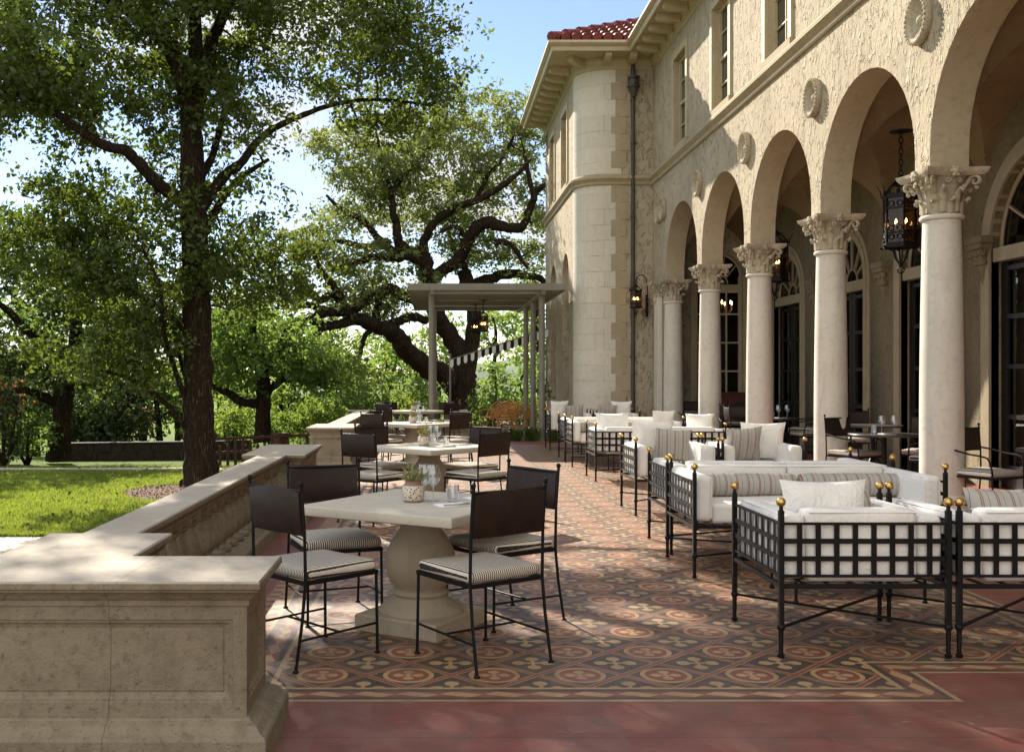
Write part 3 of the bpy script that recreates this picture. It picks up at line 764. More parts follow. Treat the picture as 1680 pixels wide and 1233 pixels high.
# french doors with fanlights
def french_door(yc, w):
    def ar(r, n=24): return [(yc-r*math.cos(math.pi*k/n), 3.20+r*math.sin(math.pi*k/n)) for k in range(n+1)]
    m = MB()
    for r0, r1, x0, x1 in ((w, w+.12, -.035, .0), (w+.122, w+.22, -.022, .0)):     # moulded surround
        A, B = [(yc-r0, .06)]+ar(r0)+[(yc+r0, .06)], [(yc-r1, .06)]+ar(r1)+[(yc+r1, .06)]
        for i in range(len(A)-1):
            for xx in (x0,): m.add([(XB+xx, *A[i]), (XB+xx, *A[i+1]), (XB+xx, *B[i+1]), (XB+xx, *B[i])], [(0, 1, 2, 3)])
            m.add([(XB+x0, *B[i]), (XB+x0, *B[i+1]), (XB+x1, *B[i+1]), (XB+x1, *B[i])], [(0, 1, 2, 3)])
            m.add([(XB+x0, *A[i]), (XB+.1, *A[i]), (XB+.1, *A[i+1]), (XB+x0, *A[i+1])], [(0, 1, 2, 3)])
    m.b2(XB+.02, XB+.18, yc-w, yc+w, 3.02, 3.20)
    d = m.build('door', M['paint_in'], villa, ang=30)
    m = MB()                                                        # fanlight bars
    for k in range(1, 6): a = math.pi*k/6; m.bar((XB+.12, yc-.28*w*math.cos(a), 3.2+.28*w*math.sin(a)), (XB+.12, yc-w*.97*math.cos(a), 3.2+w*.97*math.sin(a)), .03, .04, (1, 0, 0))
    m.tube([(XB+.12, yc-.28*w*math.cos(math.pi*k/12), 3.2+.28*w*math.sin(math.pi*k/12)) for k in range(13)], .018, 6)
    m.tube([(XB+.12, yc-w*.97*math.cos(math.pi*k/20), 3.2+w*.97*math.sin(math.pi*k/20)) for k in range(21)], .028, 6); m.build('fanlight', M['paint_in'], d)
    for sg in (-1, 1):
        ya, yb = sorted((yc+sg*.01, yc+sg*(w-.02))); m = MB()
        for y in (ya+.06, yb-.06): m.b2(XB+.12, XB+.17, y-.06, y+.06, .07, 3.0)
        for zz in (.22, 1.0, 1.65, 2.3, 2.93): m.b2(XB+.122, XB+.168, ya+.12, yb-.12, zz-(.15 if zz < .5 else .03), zz+(.15 if zz < .5 else .03))
        o = m.build('door_leaf', M['darkwood'], d, smooth=False)
    m = MB(); m.add([(XB+.145, yc-w, .3), (XB+.145, yc+w, .3), (XB+.145, yc+w, 3.2)]+[(XB+.145, yc+w*math.cos(math.pi*k/16), 3.2+w*math.sin(math.pi*k/16)) for k in range(1, 16)]+[(XB+.145, yc-w, 3.2)], [tuple(range(19))[:19]])
    m.build('pane', M['pane'], d, smooth=False)
for a in DOORS: french_door(*a)
# dim rooms behind the doors and the end window
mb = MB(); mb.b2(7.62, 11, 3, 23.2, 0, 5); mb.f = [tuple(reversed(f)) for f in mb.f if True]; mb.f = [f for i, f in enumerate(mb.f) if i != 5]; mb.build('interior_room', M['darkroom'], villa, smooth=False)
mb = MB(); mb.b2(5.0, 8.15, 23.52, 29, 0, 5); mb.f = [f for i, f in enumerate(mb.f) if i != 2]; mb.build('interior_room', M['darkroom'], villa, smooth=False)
# arched end window
def end_window():
    xa, xb = 6.08, 7.17; xc = (xa+xb)/2; w = (xb-xa)/2; y = YE+.12
    m = MB()
    for x in (xa+.035, xb-.035): m.b2(x-.035, x+.035, y-.03, y+.03, .95, 3.85)
    m.b2(xa, xb, y-.06, y+.05, 3.48, 3.66); m.b2(xa, xb, y-.03, y+.03, .95, 1.05)
    m.tube([(xc-w*.97*math.cos(math.pi*k/20), y, 3.85+w*.97*math.sin(math.pi*k/20)) for k in range(21)], .035, 6)
    m.tube([(xc-w*.42*math.cos(math.pi*k/12), y, 3.68+w*.42*math.sin(math.pi*k/12)) for k in range(13)], .016, 6)
    for k in (1, 2, 3, 4): a = math.pi*k/5; m.bar((xc-w*.42*math.cos(a), y, 3.68+w*.42*math.sin(a)), (xc-w*.97*math.cos(a), y, 3.80+w*math.sin(a)), .025, .03, (0, 1, 0))
    win = m.build('window', M['paint'], villa)
    m = MB()
    for x in (xa+w*.72, xa+w*1.36): m.b2(x-.018, x+.018, y-.02, y+.02, 1.05, 3.48)
    for zz in (1.66, 2.32, 2.98): m.b2(xa+.07, xb-.07, y-.018, y+.018, zz-.018, zz+.018)
    m.build('sash', M['paint'], win, smooth=False)
    m = MB(); m.add([(xa, y+.025, .95), (xb, y+.025, .95), (xb, y+.025, 3.85)]+[(xc+w*math.cos(math.pi*k/16), y+.025, 3.85+w*math.sin(math.pi*k/16)) for k in range(1, 16)]+[(xa, y+.025, 3.85)], [tuple(range(19))]); m.build('pane', M['pane'], win, smooth=False)
    m = MB(); m.poly_sweep([(xa-.12, y-.16), (xa-.001, y-.16), (xa-.001, y-.1), (xa-.12, y-.1)], [(0, .9), (0, 3.85)]); m.poly_sweep([(xb+.001, y-.16), (xb+.12, y-.16), (xb+.12, y-.1), (xb+.001, y-.1)], [(0, .9), (0, 3.85)])
    m.build('window_frame', M['paint'], win, smooth=False)
end_window()
# drainpipe with leader head
m = MB(); m.tube([(4.62, YE-.085, 8.86), (4.62, YE-.085, .02)], .045, 12)
for z in (7.9, 6.9, 5.2, 3.6, 2.0): m.lathe([(.046, z-.03), (.058, z-.025), (.058, z+.025), (.046, z+.03)], 12, (4.62, YE-.085, 0))
dp = m.build('drainpipe', M['pipe'], villa)
m = MB(); m.lathe([(.058, 7.95), (.075, 8.0), (.10, 8.08), (.115, 8.14), (.15, 8.16), (.15, 8.20), (.12, 8.22), (.12, 8.34), (.145, 8.36), (.145, 8.40), (.06, 8.42)], 14, (4.62, YE-.16, 0)); m.build('leader_head', M['pipe'], dp)
# ================================================================ BALUSTRADES
CAPP = [(0, .606), (.010, .608), (.012, .630), (.020, .634), (.030, .645), (.044, .664), (.054, .670), (.054, .676), (.062, .682), (.062, .704), (.056, .712)]
PLIN = [(.088, 0), (.088, .100), (.082, .112), (.066, .120), (.046, .146), (.018, .160), (.012, .168), (0, .170)]
def panel_face(m, O, U, Lg, z0, z1, mg=.055, bv=.038, dp=.022):
    """one face of a pier: flat margin, sloped moulding, sunk field; outward is right of U"""
    O = Vector(O); U = Vector(U); N = Vector((U.y, -U.x))
    def P(u, z, d): q = O+U*u-N*d; return (q.x, q.y, z)
    def ring(k, d): return [P(k, z0+k, d), P(Lg-k, z0+k, d), P(Lg-k, z1-k, d), P(k, z1-k, d)]
    rs = [ring(0, 0), ring(mg, 0), ring(mg+.004, .007), ring(mg+.012, .007), ring(mg+bv*.6, dp*.75), ring(mg+bv, dp), ring(mg+bv+.004, dp-.004)]
    b = len(m.v)
    for r in rs: m.v.extend(r)
    for i in range(len(rs)-1):
        for j in range(4): j2 = (j+1) % 4; m.f.append((b+i*4+j, b+i*4+j2, b+(i+1)*4+j2, b+(i+1)*4+j))
    e = b+(len(rs)-1)*4; m.f.append((e, e+1, e+2, e+3))
def pier(parent, x0, x1, y0, y1, z0=.170, z1=.606, mg=.055):
    m = MB()
    for O, U, l in (((x0, y0), (1, 0), x1-x0), ((x1, y0), (0, 1), y1-y0), ((x1, y1), (-1, 0), x1-x0), ((x0, y1), (0, -1), y1-y0)):
        if l > .3: panel_face(m, O, U, l, z0, z1, mg)
        else:
            O = Vector(O); U = Vector(U); q = O+U*l; m.add([(O.x, O.y, z0), (q.x, q.y, z0), (q.x, q.y, z1), (O.x, O.y, z1)], [(0, 1, 2, 3)])
    return m.build('pier', M['balus'], parent, ang=20)
BAL = MB(); BAL.lathe([(.085, .170), (.095, .178), (.095, .205), (.085, .215), (.055, .228), (.052, .245), (.075, .275), (.088, .315), (.085, .36), (.065, .43), (.050, .48), (.046, .505), (.062, .515), (.066, .53), (.055, .54), (.060, .552), (.085, .56), (.09, .575), (.09, .604)], 20)
bal0 = [None]
def baluster(parent, x, y):
    if bal0[0] is None: o = BAL.build('baluster', M['balus'], parent, ang=35); bal0[0] = o
    else: o = bal0[0].copy(); COL.objects.link(o); o.parent = parent
    o.location = (x, y, 0)
def balustrade(name, label, poly, piers, runs, blockers=()):
    t = thing(name, label, 'balustrade', (0, 0, 0))
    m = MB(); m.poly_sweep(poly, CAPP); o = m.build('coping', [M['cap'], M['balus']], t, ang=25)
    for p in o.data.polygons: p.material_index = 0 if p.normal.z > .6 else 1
    m = MB(); m.poly_sweep(poly, PLIN); m.build('plinth', M['balus'], t, ang=25)
    for p in piers: pier(t, *p)
    for (ax, ay), (bx, by) in runs:
        n = max(1, round(math.hypot(bx-ax, by-ay)/.255))
        for k in range(n): q = (k+.5)/n; baluster(t, ax+(bx-ax)*q, ay+(by-ay)*q)
    # small dentil blocks under the rail read as baluster tops
    return t
nearpoly = [(-1.88, 3.97), (-.729, 3.97), (-.729, 4.42), (-1.386, 4.42), (-1.386, 5.08), (-1.56, 5.08), (-1.56, 10.46), (-1.37, 10.46), (-1.37, 11.95), (-1.90, 11.95), (-1.90, 10.46), (-1.72, 10.46), (-1.72, 5.08), (-1.88, 5.08)]
balustrade('stone_balustrade', 'nearest weathered stone balustrade with panelled end pier, between lawn and dining tables', nearpoly,
    [(-1.88, -.729, 3.97, 4.42), (-1.88, -1.386, 4.421, 5.08), (-1.90, -1.37, 10.46, 11.95)], [((-1.64, 5.14), (-1.64, 10.42))])
farpoly = [(-1.95, 16.1), (-1.31, 16.1), (-1.31, 17.4), (-1.56, 17.4), (-1.56, 24.7), (.30, 24.7), (.30, 24.5), (.80, 24.5), (.80, 25.1), (.30, 25.1), (.30, 24.9), (-1.56, 24.9), (-1.56, 25.1), (-2.0, 25.1), (-2.0, 24.5), (-1.75, 24.5), (-1.75, 17.4), (-1.95, 17.4)]
balustrade('stone_balustrade', 'far stone balustrade beyond the steps, turning the corner behind the farthest stone table', farpoly,
    [(-1.95, -1.31, 16.1, 17.4), (-2.0, -1.561, 24.5, 25.1), (.30, .80, 24.5, 25.1)], [((-1.655, 17.45), (-1.655, 24.45)), ((-1.5, 24.8), (.25, 24.8))])

# ================================================================ DINING TABLES AND CHAIRS
def stone_table(x, y, rz, label):
    t = thing('stone_table', label, 'table', (x, y, 0), rz, 'square stone pedestal tables on the terrace')
    s = .53; m = MB(); m.poly_sweep([(-s, -s), (s, -s), (s, s), (-s, s)], [(-.012, .692), (-.002, .696), (0, .702), (0, .738), (-.003, .746), (-.010, .75)]); m.build('table_top', M['table'], t, ang=25)
    m = MB(); m.poly_sweep([(-.285, -.285), (.285, -.285), (.285, .285), (-.285, .285)], [(0, 0), (0, .085), (-.008, .095)])
    m.lathe([(.255, .094), (.255, .105), (.24, .125), (.205, .15), (.17, .175), (.16, .19), (.168, .198), (.173, .21), (.168, .222), (.150, .23), (.152, .24), (.185, .275), (.208, .33), (.215, .385), (.208, .45), (.178, .515), (.145, .565), (.122, .60), (.118, .63), (.135, .66), (.185, .685), (.195, .691)], 44)
    m.build('pedestal', M['pedestal'], t, ang=32); return t
TB = [(-.07, 6.125, R(-31.6), 'nearest square stone dining table, carved urn pedestal in full view'),
      (-.03, 11.2, R(-44), 'second square stone table from the camera, standing between four chairs'),
      (-.28, 16.9, R(-42), 'third square stone table from the camera, level with the far balustrade pier'),
      (-.38, 23.4, R(-44), 'farthest square stone table, in front of the back balustrade')]
TB0 = None
for i, (x, y, a, l) in enumerate(TB):
    if TB0 is None: TB0 = stone_table(x, y, a, l)
    else: copy_tree(TB0, None, (x, y, 0), a, l)

def dining_chair(label, arms=False, seatmat='ticking', group='black metal dining chairs round the stone tables'):
    t = thing('dining_chair', label, 'chair', (0, 0, 0), 0, group)
    r = .0085
    for sx in (-1, 1):
        m = MB(); m.tube([(sx*.232, .238, .445), (sx*.236, .245, .006)], r, 8); m.lathe([(.016, 0), (.017, .006), (.010, .012)], 10, (sx*.236, .245, 0)); m.build('leg', M['iron'], t)
        m = MB(); m.tube([(sx*.246, -.305, .006), (sx*.242, -.262, .25), (sx*.24, -.240, .45), (sx*.24, -.246, .70), (sx*.24, -.266, .935)], [r, r, r*1.05, r, r], 8); m.lathe([(.016, 0), (.017, .006), (.010, .012)], 10, (sx*.246, -.305, 0))
        lg = m.build('leg', M['iron'], t)
        m = MB(); c = (sx*.24, -.267, .942); m.lathe([(.008, -.012), (.013, -.008), (.008, -.002), (.009, .002), (.0130, .009), (.0145, .016), (.012, .025), (.005, .030), (.001, .031)], 10, c); m.build('finial', M['iron'], lg)
    m = MB()
    for sx in (-1, 1): m.bar((sx*.235, -.243, .443), (sx*.232, .24, .443), .016, .022)
    m.bar((-.243, -.241, .443), (.243, -.241, .443), .016, .0218); m.bar((-.24, .24, .443), (.24, .24, .443), .016, .0222)
    for k in range(3): m.bar((-.23, -.12+.12*k, .445), (.23, -.12+.12*k, .445), .02, .006)
    m.build('seat_frame', M['iron'], t, smooth=False)
    m = MB()
    for sx in (-1, 1): m.tube([(sx*.235, .243, .165), (sx*.2425, -.285, .155)], .0065, 7)
    m.tube([(-.238, -.02, .16), (.238, -.02, .16)], .0065, 7); m.build('stretcher', M['iron'], t)
    m = MB(); m.rbox((0, .002, .483), (.478, .478, .062), .028, .012, 2, 8, wob=.002); cu = m.build('cushion', M[seatmat], t, ang=80)
    m = MB()                                                            # leather sling folded over two rails
    n = 12
    for k in range(n+1):
        x = -.228+.456*k/n; sag = -.016*(1-(x/.228)**2)
        for (yy, zz) in ((-.245+.010, .700), (-.258+.011, .80), (-.266+.011, .90), (-.266, .926), (-.266-.011, .90), (-.258-.011, .80), (-.245-.010, .700), (-.246, .688)):
            m.v.append((x, yy+sag, zz+(.002*math.sin(9*x))))
    for k in range(n):
        for j in range(8): j2 = (j+1) % 8; m.f.append((k*8+j, k*8+j2, (k+1)*8+j2, (k+1)*8+j))
    m.f.append(tuple(range(7, -1, -1))); m.f.append(tuple(n*8+j for j in range(8)))
    m.build('backrest', M['leather'], t, ang=50)
    m = MB(); m.tube([(-.24, -.268, .918), (.24, -.268, .918)], .009, 8); m.build('back_rail', M['iron'], t); m = MB(); m.tube([(-.24, -.247, .694), (.24, -.247, .694)], .008, 8); m.build('back_rail', M['iron'], t)
    if arms:
        for sx in (-1, 1):
            m = MB(); m.tube([(sx*.24, -.25, .72), (sx*.262, -.15, .705), (sx*.268, .0, .675), (sx*.266, .13, .665), (sx*.258, .20, .648), (sx*.248, .225, .60), (sx*.236, .235, .52), (sx*.233, .238, .45)], .0095, 8); m.build('armrest', M['iron'], t)
    return t
def face_to(dx, dy): return math.atan2(dy, dx)-math.pi/2
def chair_at(mx_, my_, fx, fy):
    l = math.hypot(fx, fy); fx, fy = fx/l, fy/l
    return (mx_+fx*.268, my_+fy*.268, 0), face_to(fx, fy)
CHAIRS = [(-.835, 5.345, .73, .68, 'front left chair of the nearest stone table, back to camera, behind the end pier'),
      (-.715, 6.65, .36, -.93, 'brown-backed chair facing us on the far left of the nearest stone table, beside the balustrade'),
      (.405, 5.22, -.57, .82, 'closest chair of all, back to camera, front right of the nearest stone table'),
      (.645, 6.45, -.815, -.58, 'dark backed chair facing us on the far right of the nearest stone table'),
      (-.765, 10.40, .62, .78, 'front left chair of the second stone table, its dark back turned to us'),
      (-.72, 11.93, .66, -.75, 'back left chair of the second stone table, next to the mid balustrade pier'),
      (.66, 10.55, -.70, .70, 'front right chair of the second stone table, its dark back turned to us'),
      (.63, 11.85, -.70, -.70, 'back right chair of the second stone table, facing the balustrade'),
      (-.97, 16.2, .62, .78, 'front left chair of the third stone table, near the far balustrade pier'),
      (-.90, 17.65, .66, -.75, 'back left chair of the third stone table'),
      (.46, 16.05, -.70, .70, 'front right chair of the third stone table'),
      (.50, 17.2, -.70, -.70, 'back right chair of the third stone table'),
      (-1.10, 22.8, .62, .78, 'front left chair of the farthest stone table'),
      (-1.02, 24.05, .70, -.70, 'back left chair of the farthest stone table, close to the back corner of the balustrade'),
      (.45, 22.75, -.70, .70, 'front right chair of the farthest stone table'),
      (.35, 24.0, -.70, -.70, 'back right chair of the farthest stone table, close to the back balustrade')]
ch0 = None
for (x, y, fx, fy, l) in CHAIRS:
    loc, rz = chair_at(x, y, fx, fy)
    if ch0 is None: ch0 = dining_chair(l); ch0.location = loc; ch0.rotation_euler = (0, 0, rz)
    else: copy_tree(ch0, None, loc, rz, l)

# ---- things on the tables
def vase(label):
    t = thing('plant_vase', label, 'vase', group='small patterned vases with succulents'); m = MB()
    m.lathe([(.052, 0), (.058, .006), (.066, .03), (.069, .06), (.066, .092), (.058, .106), (.050, .112), (.048, .120), (.052, .128), (.047, .130), (.042, .118), (.001, .112)], 28); m.build('pot', M['vase'], t)
    m = MB(); rr = random.Random(5)
    for k in range(34):
        a = rr.uniform(0, 6.28); l = rr.uniform(.05, .13); e = rr.uniform(.25, 1.25); w = .008; r0 = rr.uniform(.0, .03)
        b = Vector((r0*math.cos(a), r0*math.sin(a), .122)); tip = b+Vector((l*math.cos(e)*math.cos(a), l*math.cos(e)*math.sin(a), l*math.sin(e))); md_ = (b+tip)/2+Vector((0, 0, .008)); s = Vector((-math.sin(a), math.cos(a), 0))*w
        m.add([b, md_+s, tip, md_-s, md_+Vector((0, 0, -.008))], [(0, 1, 2), (0, 2, 3), (0, 3, 4), (0, 4, 1), (2, 1, 4), (2, 4, 3)])
    for k in range(3):
        a = 2.2+k*1.9; m.tube([(0, 0, .12), (.02*math.cos(a), .02*math.sin(a), .19), (.045*math.cos(a), .045*math.sin(a), .235-.02*k)], .0022, 5)
        for j in range(4): m.ball((.04*math.cos(a)+.01*(j % 2), .04*math.sin(a), .205+.012*j-.02*k), .006, 6)
    m.build('succulent', M['succ'], t, smooth=False); return t
def mat_vase():
    m, b, _ = new_mat('patterned_ceramic'); p = coords('obj'); v = node('ShaderNodeTexVoronoi', Scale=75.0); lk(p, v.inputs['Vector'])
    x, y, z = xyz(p); d = E(v.outputs['Distance']).lt(.36)*z.gt(.014)*z.lt(.095)
    c = mix(z.gt(.100), (.60, .54, .45), (.27, .17, .12)); c = mix(z.lt(.012), c, (.25, .17, .11)); c = mix(d, c, (.10, .07, .05)); lk(c, b.inputs['Base Color']); b.inputs['Roughness'].default_value = .6; return m
M['vase'] = mat_vase()
M['succ'] = mat_leaf('succulent', (.26, .29, .11), (.50, .46, .20), (.30, .34, .08), 30, .25)
def wine_glass(label, group):
    t = thing('wine_glass', label, 'wine glass', group=group); m = MB()
    m.lathe([(.036, .001), (.034, .004), (.012, .008), (.0045, .014), (.0038, .05), (.0042, .085), (.008, .094), (.024, .106), (.039, .125), (.0445, .148), (.042, .175), (.035, .215), (.0335, .222), (.0325, .221)], 28, capt=False)
    m.build('glass', M['cutglass'], t, ang=60); return t
def tumbler(label, group):
    t = thing('tumbler', label, 'tumbler', group=group); m = MB()
    m.lathe([(.030, 0), (.033, .004), (.0345, .03), (.037, .06), (.040, .105), (.0385, .105), (.0355, .06), (.0325, .03), (.030, .018), (.001, .016)], 16, capt=False); m.build('glass', M['cutglass'], t, ang=20); return t
def napkin(label, group):
    t = thing('napkin_setting', label, 'napkin', group=group); m = MB()
    m.rbox((0, 0, .006), (.11, .20, .012), .005, .003, 2, 5, wob=.0015); m.build('napkin', M['napkin'], t, ang=60)
    m = MB(); m.bar((.030, -.09, .0145), (.030, .05, .0145), .008, .003); 
    for k in range(4): m.bar((.021+.006*k, .05, .0145), (.021+.006*k, .09, .0145), .003, .003)
    m.build('fork', M['steel'], t, smooth=False)
    m = MB(); m.bar((.052, -.09, .0143), (.052, .0, .0143), .009, .003); m.bar((.052, .0, .0143), (.052, .10, .0143), .014, .002); m.build('knife', M['steel'], t, smooth=False); return t
ORD = ['nearest', 'second', 'third', 'farthest']
proto = {}
def put(kind, fn, loc, rz, label, group):
    if kind not in proto:
        o = fn(label, group) if kind != 'vase' else fn(label); proto[kind] = o; o.location = loc; o.rotation_euler = (0, 0, rz)
    else: copy_tree(proto[kind], None, loc, rz, label)['group'] = group
for i, (x, y, a, _) in enumerate(TB):
    w = ORD[i]+' stone table'; zt = .7505; r2 = random.Random(20+i)
    J = lambda: r2.uniform(-.012, .012)
    put('vase', vase, (x-.055+J(), y-.005+J(), zt), r2.uniform(0, 6) if i else .4, f'patterned pottery vase of pale succulents on the {w}', 'small patterned vases with succulents')
    put('wine_glass', wine_glass, (x+.018+J(), y+.05+J(), zt), 0, f'wine glass just right of the vase on the {w}', 'wine glasses on the stone tables')
    put('wine_glass', wine_glass, (x+.082+J(), y+.02+J(), zt), 0, f'wine glass next to the tumbler on the {w}', 'wine glasses on the stone tables')
    put('tumbler', tumbler, (x+.185+J(), y-.01+J(), zt), .2, f'clear water tumbler right of the wine glasses on the {w}', 'tumblers on the stone tables')
    put('napkin', napkin, (x+.19+J(), y-.19+J(), zt), -1.05+.1*i, f'folded white napkin and cutlery on the near side of the {w}', 'napkin settings on the stone tables')
    put('napkin', napkin, (x+.37+J(), y+.13+J(), zt), -.9, f'folded white napkin and cutlery on the right corner of the {w}', 'napkin settings on the stone tables')
    if i: put('tumbler', tumbler, (x+.05+J(), y+.22+J(), zt), 1, f'clear tumbler at the back of the {w}, behind the wine glasses', 'tumblers on the stone tables')

# ================================================================ LOUNGE FURNITURE
def lounge(name, label, cat, w, dpt, group):
    """black lattice frame with white cushions; local +Y is the open front, origin at centre"""
    t = thing(name, label, cat, (0, 0, 0), 0, group); X, Y = w/2-.014, dpt/2-.014
    for sx in (-1, 1):
        for sy in (-1, 1):
            m = MB(); x, y = sx*X, sy*Y
            m.tube([(x, y, .005), (x, y, .018)], [.017, .021], 8); m.tube([(x, y, .018), (x, y, .155)], [.012, .0145], 8); m.lathe([(.015, .15), (.022, .158), (.022, .172), (.016, .18)], 10, (x, y, 0))
            m.box((x, y, .48), (.027, .027, .62)); m.lathe([(.0135, .785), (.011, .80), (.009, .815)], 8, (x, y, 0)); lg = m.build('leg', M['iron'], t, ang=40)
            m = MB(); m.ball((x, y, .835), .026, 14); m.build('finial', M['brass'], lg, ang=80)
    m = MB()
    m.bar((-X, -Y, .165), (X, Y, .165), .013, .013); m.bar((-X, Y, .166), (X, -Y, .166), .0128, .0128); m.build('stretcher', M['iron'], t, smooth=False)
    m = MB()
    for (p, q) in (((-X, -Y), (X, -Y)), ((-X, Y), (X, Y)), ((-X, -Y), (-X, Y)), ((X, -Y), (X, Y))): m.bar((*p, .385), (*q, .385), .02, .024)
    n = max(4, round(w/.13))
    for k in range(1, n): x = -X+2*X*k/n; m.bar((x, -Y, .394), (x, Y, .394), .025, .006)
    m.build('seat_frame', M['iron'], t, smooth=False)
    def lattice(p, q, N):
        p, q = Vector(p), Vector(q); d = (q-p); l = d.length; e = d/l; n = round(l/.101); m = MB(); up = (N[0], N[1], 0)
        for zz in (.72, .44): m.bar((p.x+e.x*.013, p.y+e.y*.013, zz), (q.x-e.x*.013, q.y-e.y*.013, zz), .014, .014)
        for k in range(1, n):
            c = p+d*k/n; m.bar((c.x, c.y, .44), (c.x, c.y, .72), .030 if False else .028, .006, up)
        for zz in (.627, .533): m.bar((p.x+N[0]*.003, p.y+N[1]*.003, zz), (q.x+N[0]*.003, q.y+N[1]*.003, zz), .0055, .027)
        m.build('lattice_panel', M['iron'], t, smooth=False)
    lattice((-X, -Y), (X, -Y), (0, -1)); lattice((-X, Y), (-X, -Y), (-1, 0)); lattice((X, -Y), (X, Y), (1, 0))
    # cushions
    m = MB(); at = .125
    cw = w-.10-2*at; ns = 1 if w < 1.2 else 2
    m.rbox((0, .055, .475), (w-.07-2*at, dpt-.24, .15), .03, .018, 2, 8, wob=.003); m.build('seat_cushion', M['white'], t, ang=80)
    for k in range(ns):
        m = MB(); ww = (w-.07-2*at)/ns; m.rbox((-(w-.07-2*at)/2+ww*(k+.5), -dpt/2+.115, .595), (ww-.006, .16, .39), .035, .014, 1, 8, wob=.004); m.build('back_cushion', M['white'], t, ang=80)
    for sx in (-1, 1):
        m = MB(); m.rbox((sx*(w/2-.035-at/2), .0, .59), (at, dpt-.07, .345), .035, .010, 0, 8, wob=.004); m.build('arm_cushion', M['white'], t, ang=80)
    # piped seams
    m = MB()
    xx = (w-.07-2*at)/2-.012
    m.tube([(-xx, -dpt/2+.115+.078, .776), (xx, -dpt/2+.115+.078, .776)], .004, 5); m.tube([(-xx, -dpt/2+.037, .776), (xx, -dpt/2+.037, .776)], .004, 5)
    for sx in (-1, 1):
        for o in (-1, 1): m.tube([(sx*(w/2-.035-at/2)+o*.055, -dpt/2+.07, .752), (sx*(w/2-.035-at/2)+o*.055, dpt/2-.07, .752), (sx*(w/2-.035-at/2)+o*.055, dpt/2-.042, .72), (sx*(w/2-.035-at/2)+o*.055, dpt/2-.042, .45)], .004, 5)
    m.build('piping', M['white'], t); return t
LG = 'black lattice lounge seats with white cushions and brass ball finials'
arm0 = lounge('lounge_armchair', 'nearest lounge armchair, lattice back toward us, white lumbar pillow inside', 'armchair', .925, .86, LG)
sofa0 = lounge('lounge_sofa', 'nearest white sofa facing us with two striped bolsters, behind the two front armchairs', 'sofa', 1.91, .90, LG)
arm0.location = (2.32, 5.83, 0); sofa0.location = (2.91, 8.01, 0); sofa0.rotation_euler = (0, 0, math.pi)
A = lambda x, y, rz, l: copy_tree(arm0, None, (x, y, 0), rz, l)
S = lambda x, y, rz, l: copy_tree(sofa0, None, (x, y, 0), rz, l)
A(3.275, 5.83, 0, 'lounge armchair cut by the right edge of the photo, lattice back toward us')
S(2.97, 9.0, 0, 'white sofa back to back with the nearest sofa, turned away from the camera')
A(2.665, 11.4, math.pi, 'left one of the two armchairs facing us just behind the nearest pair of sofas')
A(3.61, 11.4, math.pi, 'right one of the two armchairs facing us just behind the nearest pair of sofas')
S(3.31, 15.05, 0, 'lattice-backed sofa turned away from us mid-terrace, two white pillows showing')
S(3.31, 17.5, math.pi, 'white sofa facing us with striped bolsters, second row back')
S(3.35, 18.75, 0, 'farthest sofa turned away from us, back to back with the second row sofa')
A(2.90, 21.4, math.pi, 'farthest armchair on the left, facing us near the rounded corner of the villa')
A(3.87, 21.4, math.pi, 'farthest armchair on the right, facing us before the drainpipe')
# scatter pillows and bolsters
def pillow(label, w, h, t, loc, rz, tilt, mat, group, roll=0):
    m = MB(); m.pillow(w, h, t, Matrix.Rotation(tilt, 3, 'X') @ Matrix.Rotation(roll, 3, 'Y'), (0, 0, 0)); o = m.build('throw_pillow', M[mat], None, ang=80, loc=loc, rz=rz, merge=True)
    tag(o, label, 'pillow', group); return o
WP, SP = 'plain white scatter pillows', 'grey pillows with red and black stripes'
pillow('white lumbar pillow standing in the nearest lounge armchair', .50, .36, .15, (2.25, 5.79, .74), 0, R(-10), 'whitep', WP)
pillow('striped pillow peeping out right of the white lumbar pillow in the nearest armchair', .34, .30, .14, (2.47, 5.98, .70), .25, R(-16), 'stripe', SP)
pillow('striped pillow in the armchair cut by the right edge', .46, .36, .15, (3.32, 5.84, .69), 0, R(-14), 'stripe', SP)
def bolster(label, x, y, z, l, r=.092):
    m = MB(); n = 18; prof = [(.001, -l/2), (r*.55, -l/2-.004), (r*.9, -l/2+.006), (r, -l/2+.03)]+[(r*(1+.015*math.sin(k*2.1)), -l/2+.03+(l-.06)*k/8) for k in range(1, 8)]+[(r, l/2-.03), (r*.9, l/2-.006), (r*.55, l/2+.004), (.001, l/2)]
    m.lathe(prof, n); m.v = [(v[2], v[0], v[1]) for v in m.v]
    o = m.build('bolster', M['stripe'], None, ang=60, loc=(x, y, z)); tag(o, label, 'bolster', 'striped bolsters on the sofas facing us'); return o
bolster('left striped bolster on the nearest sofa facing us', 2.48, 8.07, .648, .83); bolster('right striped bolster on the nearest sofa facing us', 3.35, 8.07, .648, .83)
bolster('left striped bolster on the second row sofa facing us', 2.88, 17.56, .648, .83); bolster('right striped bolster on the second row sofa facing us', 3.76, 17.56, .648, .83)
pillow('large white pillow in the left armchair facing us behind the nearest sofas', .50, .48, .17, (2.50, 11.52, .78), .15, R(14), 'whitep', WP)
pillow('striped pillow leaning on the white one in the left armchair facing us', .40, .40, .14, (2.70, 11.36, .745), -.1, R(18), 'stripe', SP, .06)
pillow('striped pillow in the right armchair facing us behind the nearest sofas', .42, .42, .14, (3.50, 11.36, .75), .1, R(18), 'stripe', SP, -.08)
pillow('large white pillow behind the striped one in the right armchair facing us', .50, .46, .17, (3.76, 11.50, .78), -.15, R(14), 'whitep', WP)
pillow('white pillow showing above the left of the lattice-backed middle sofa', .50, .42, .16, (2.68, 15.0, .78), 0, R(-12), 'whitep', WP)
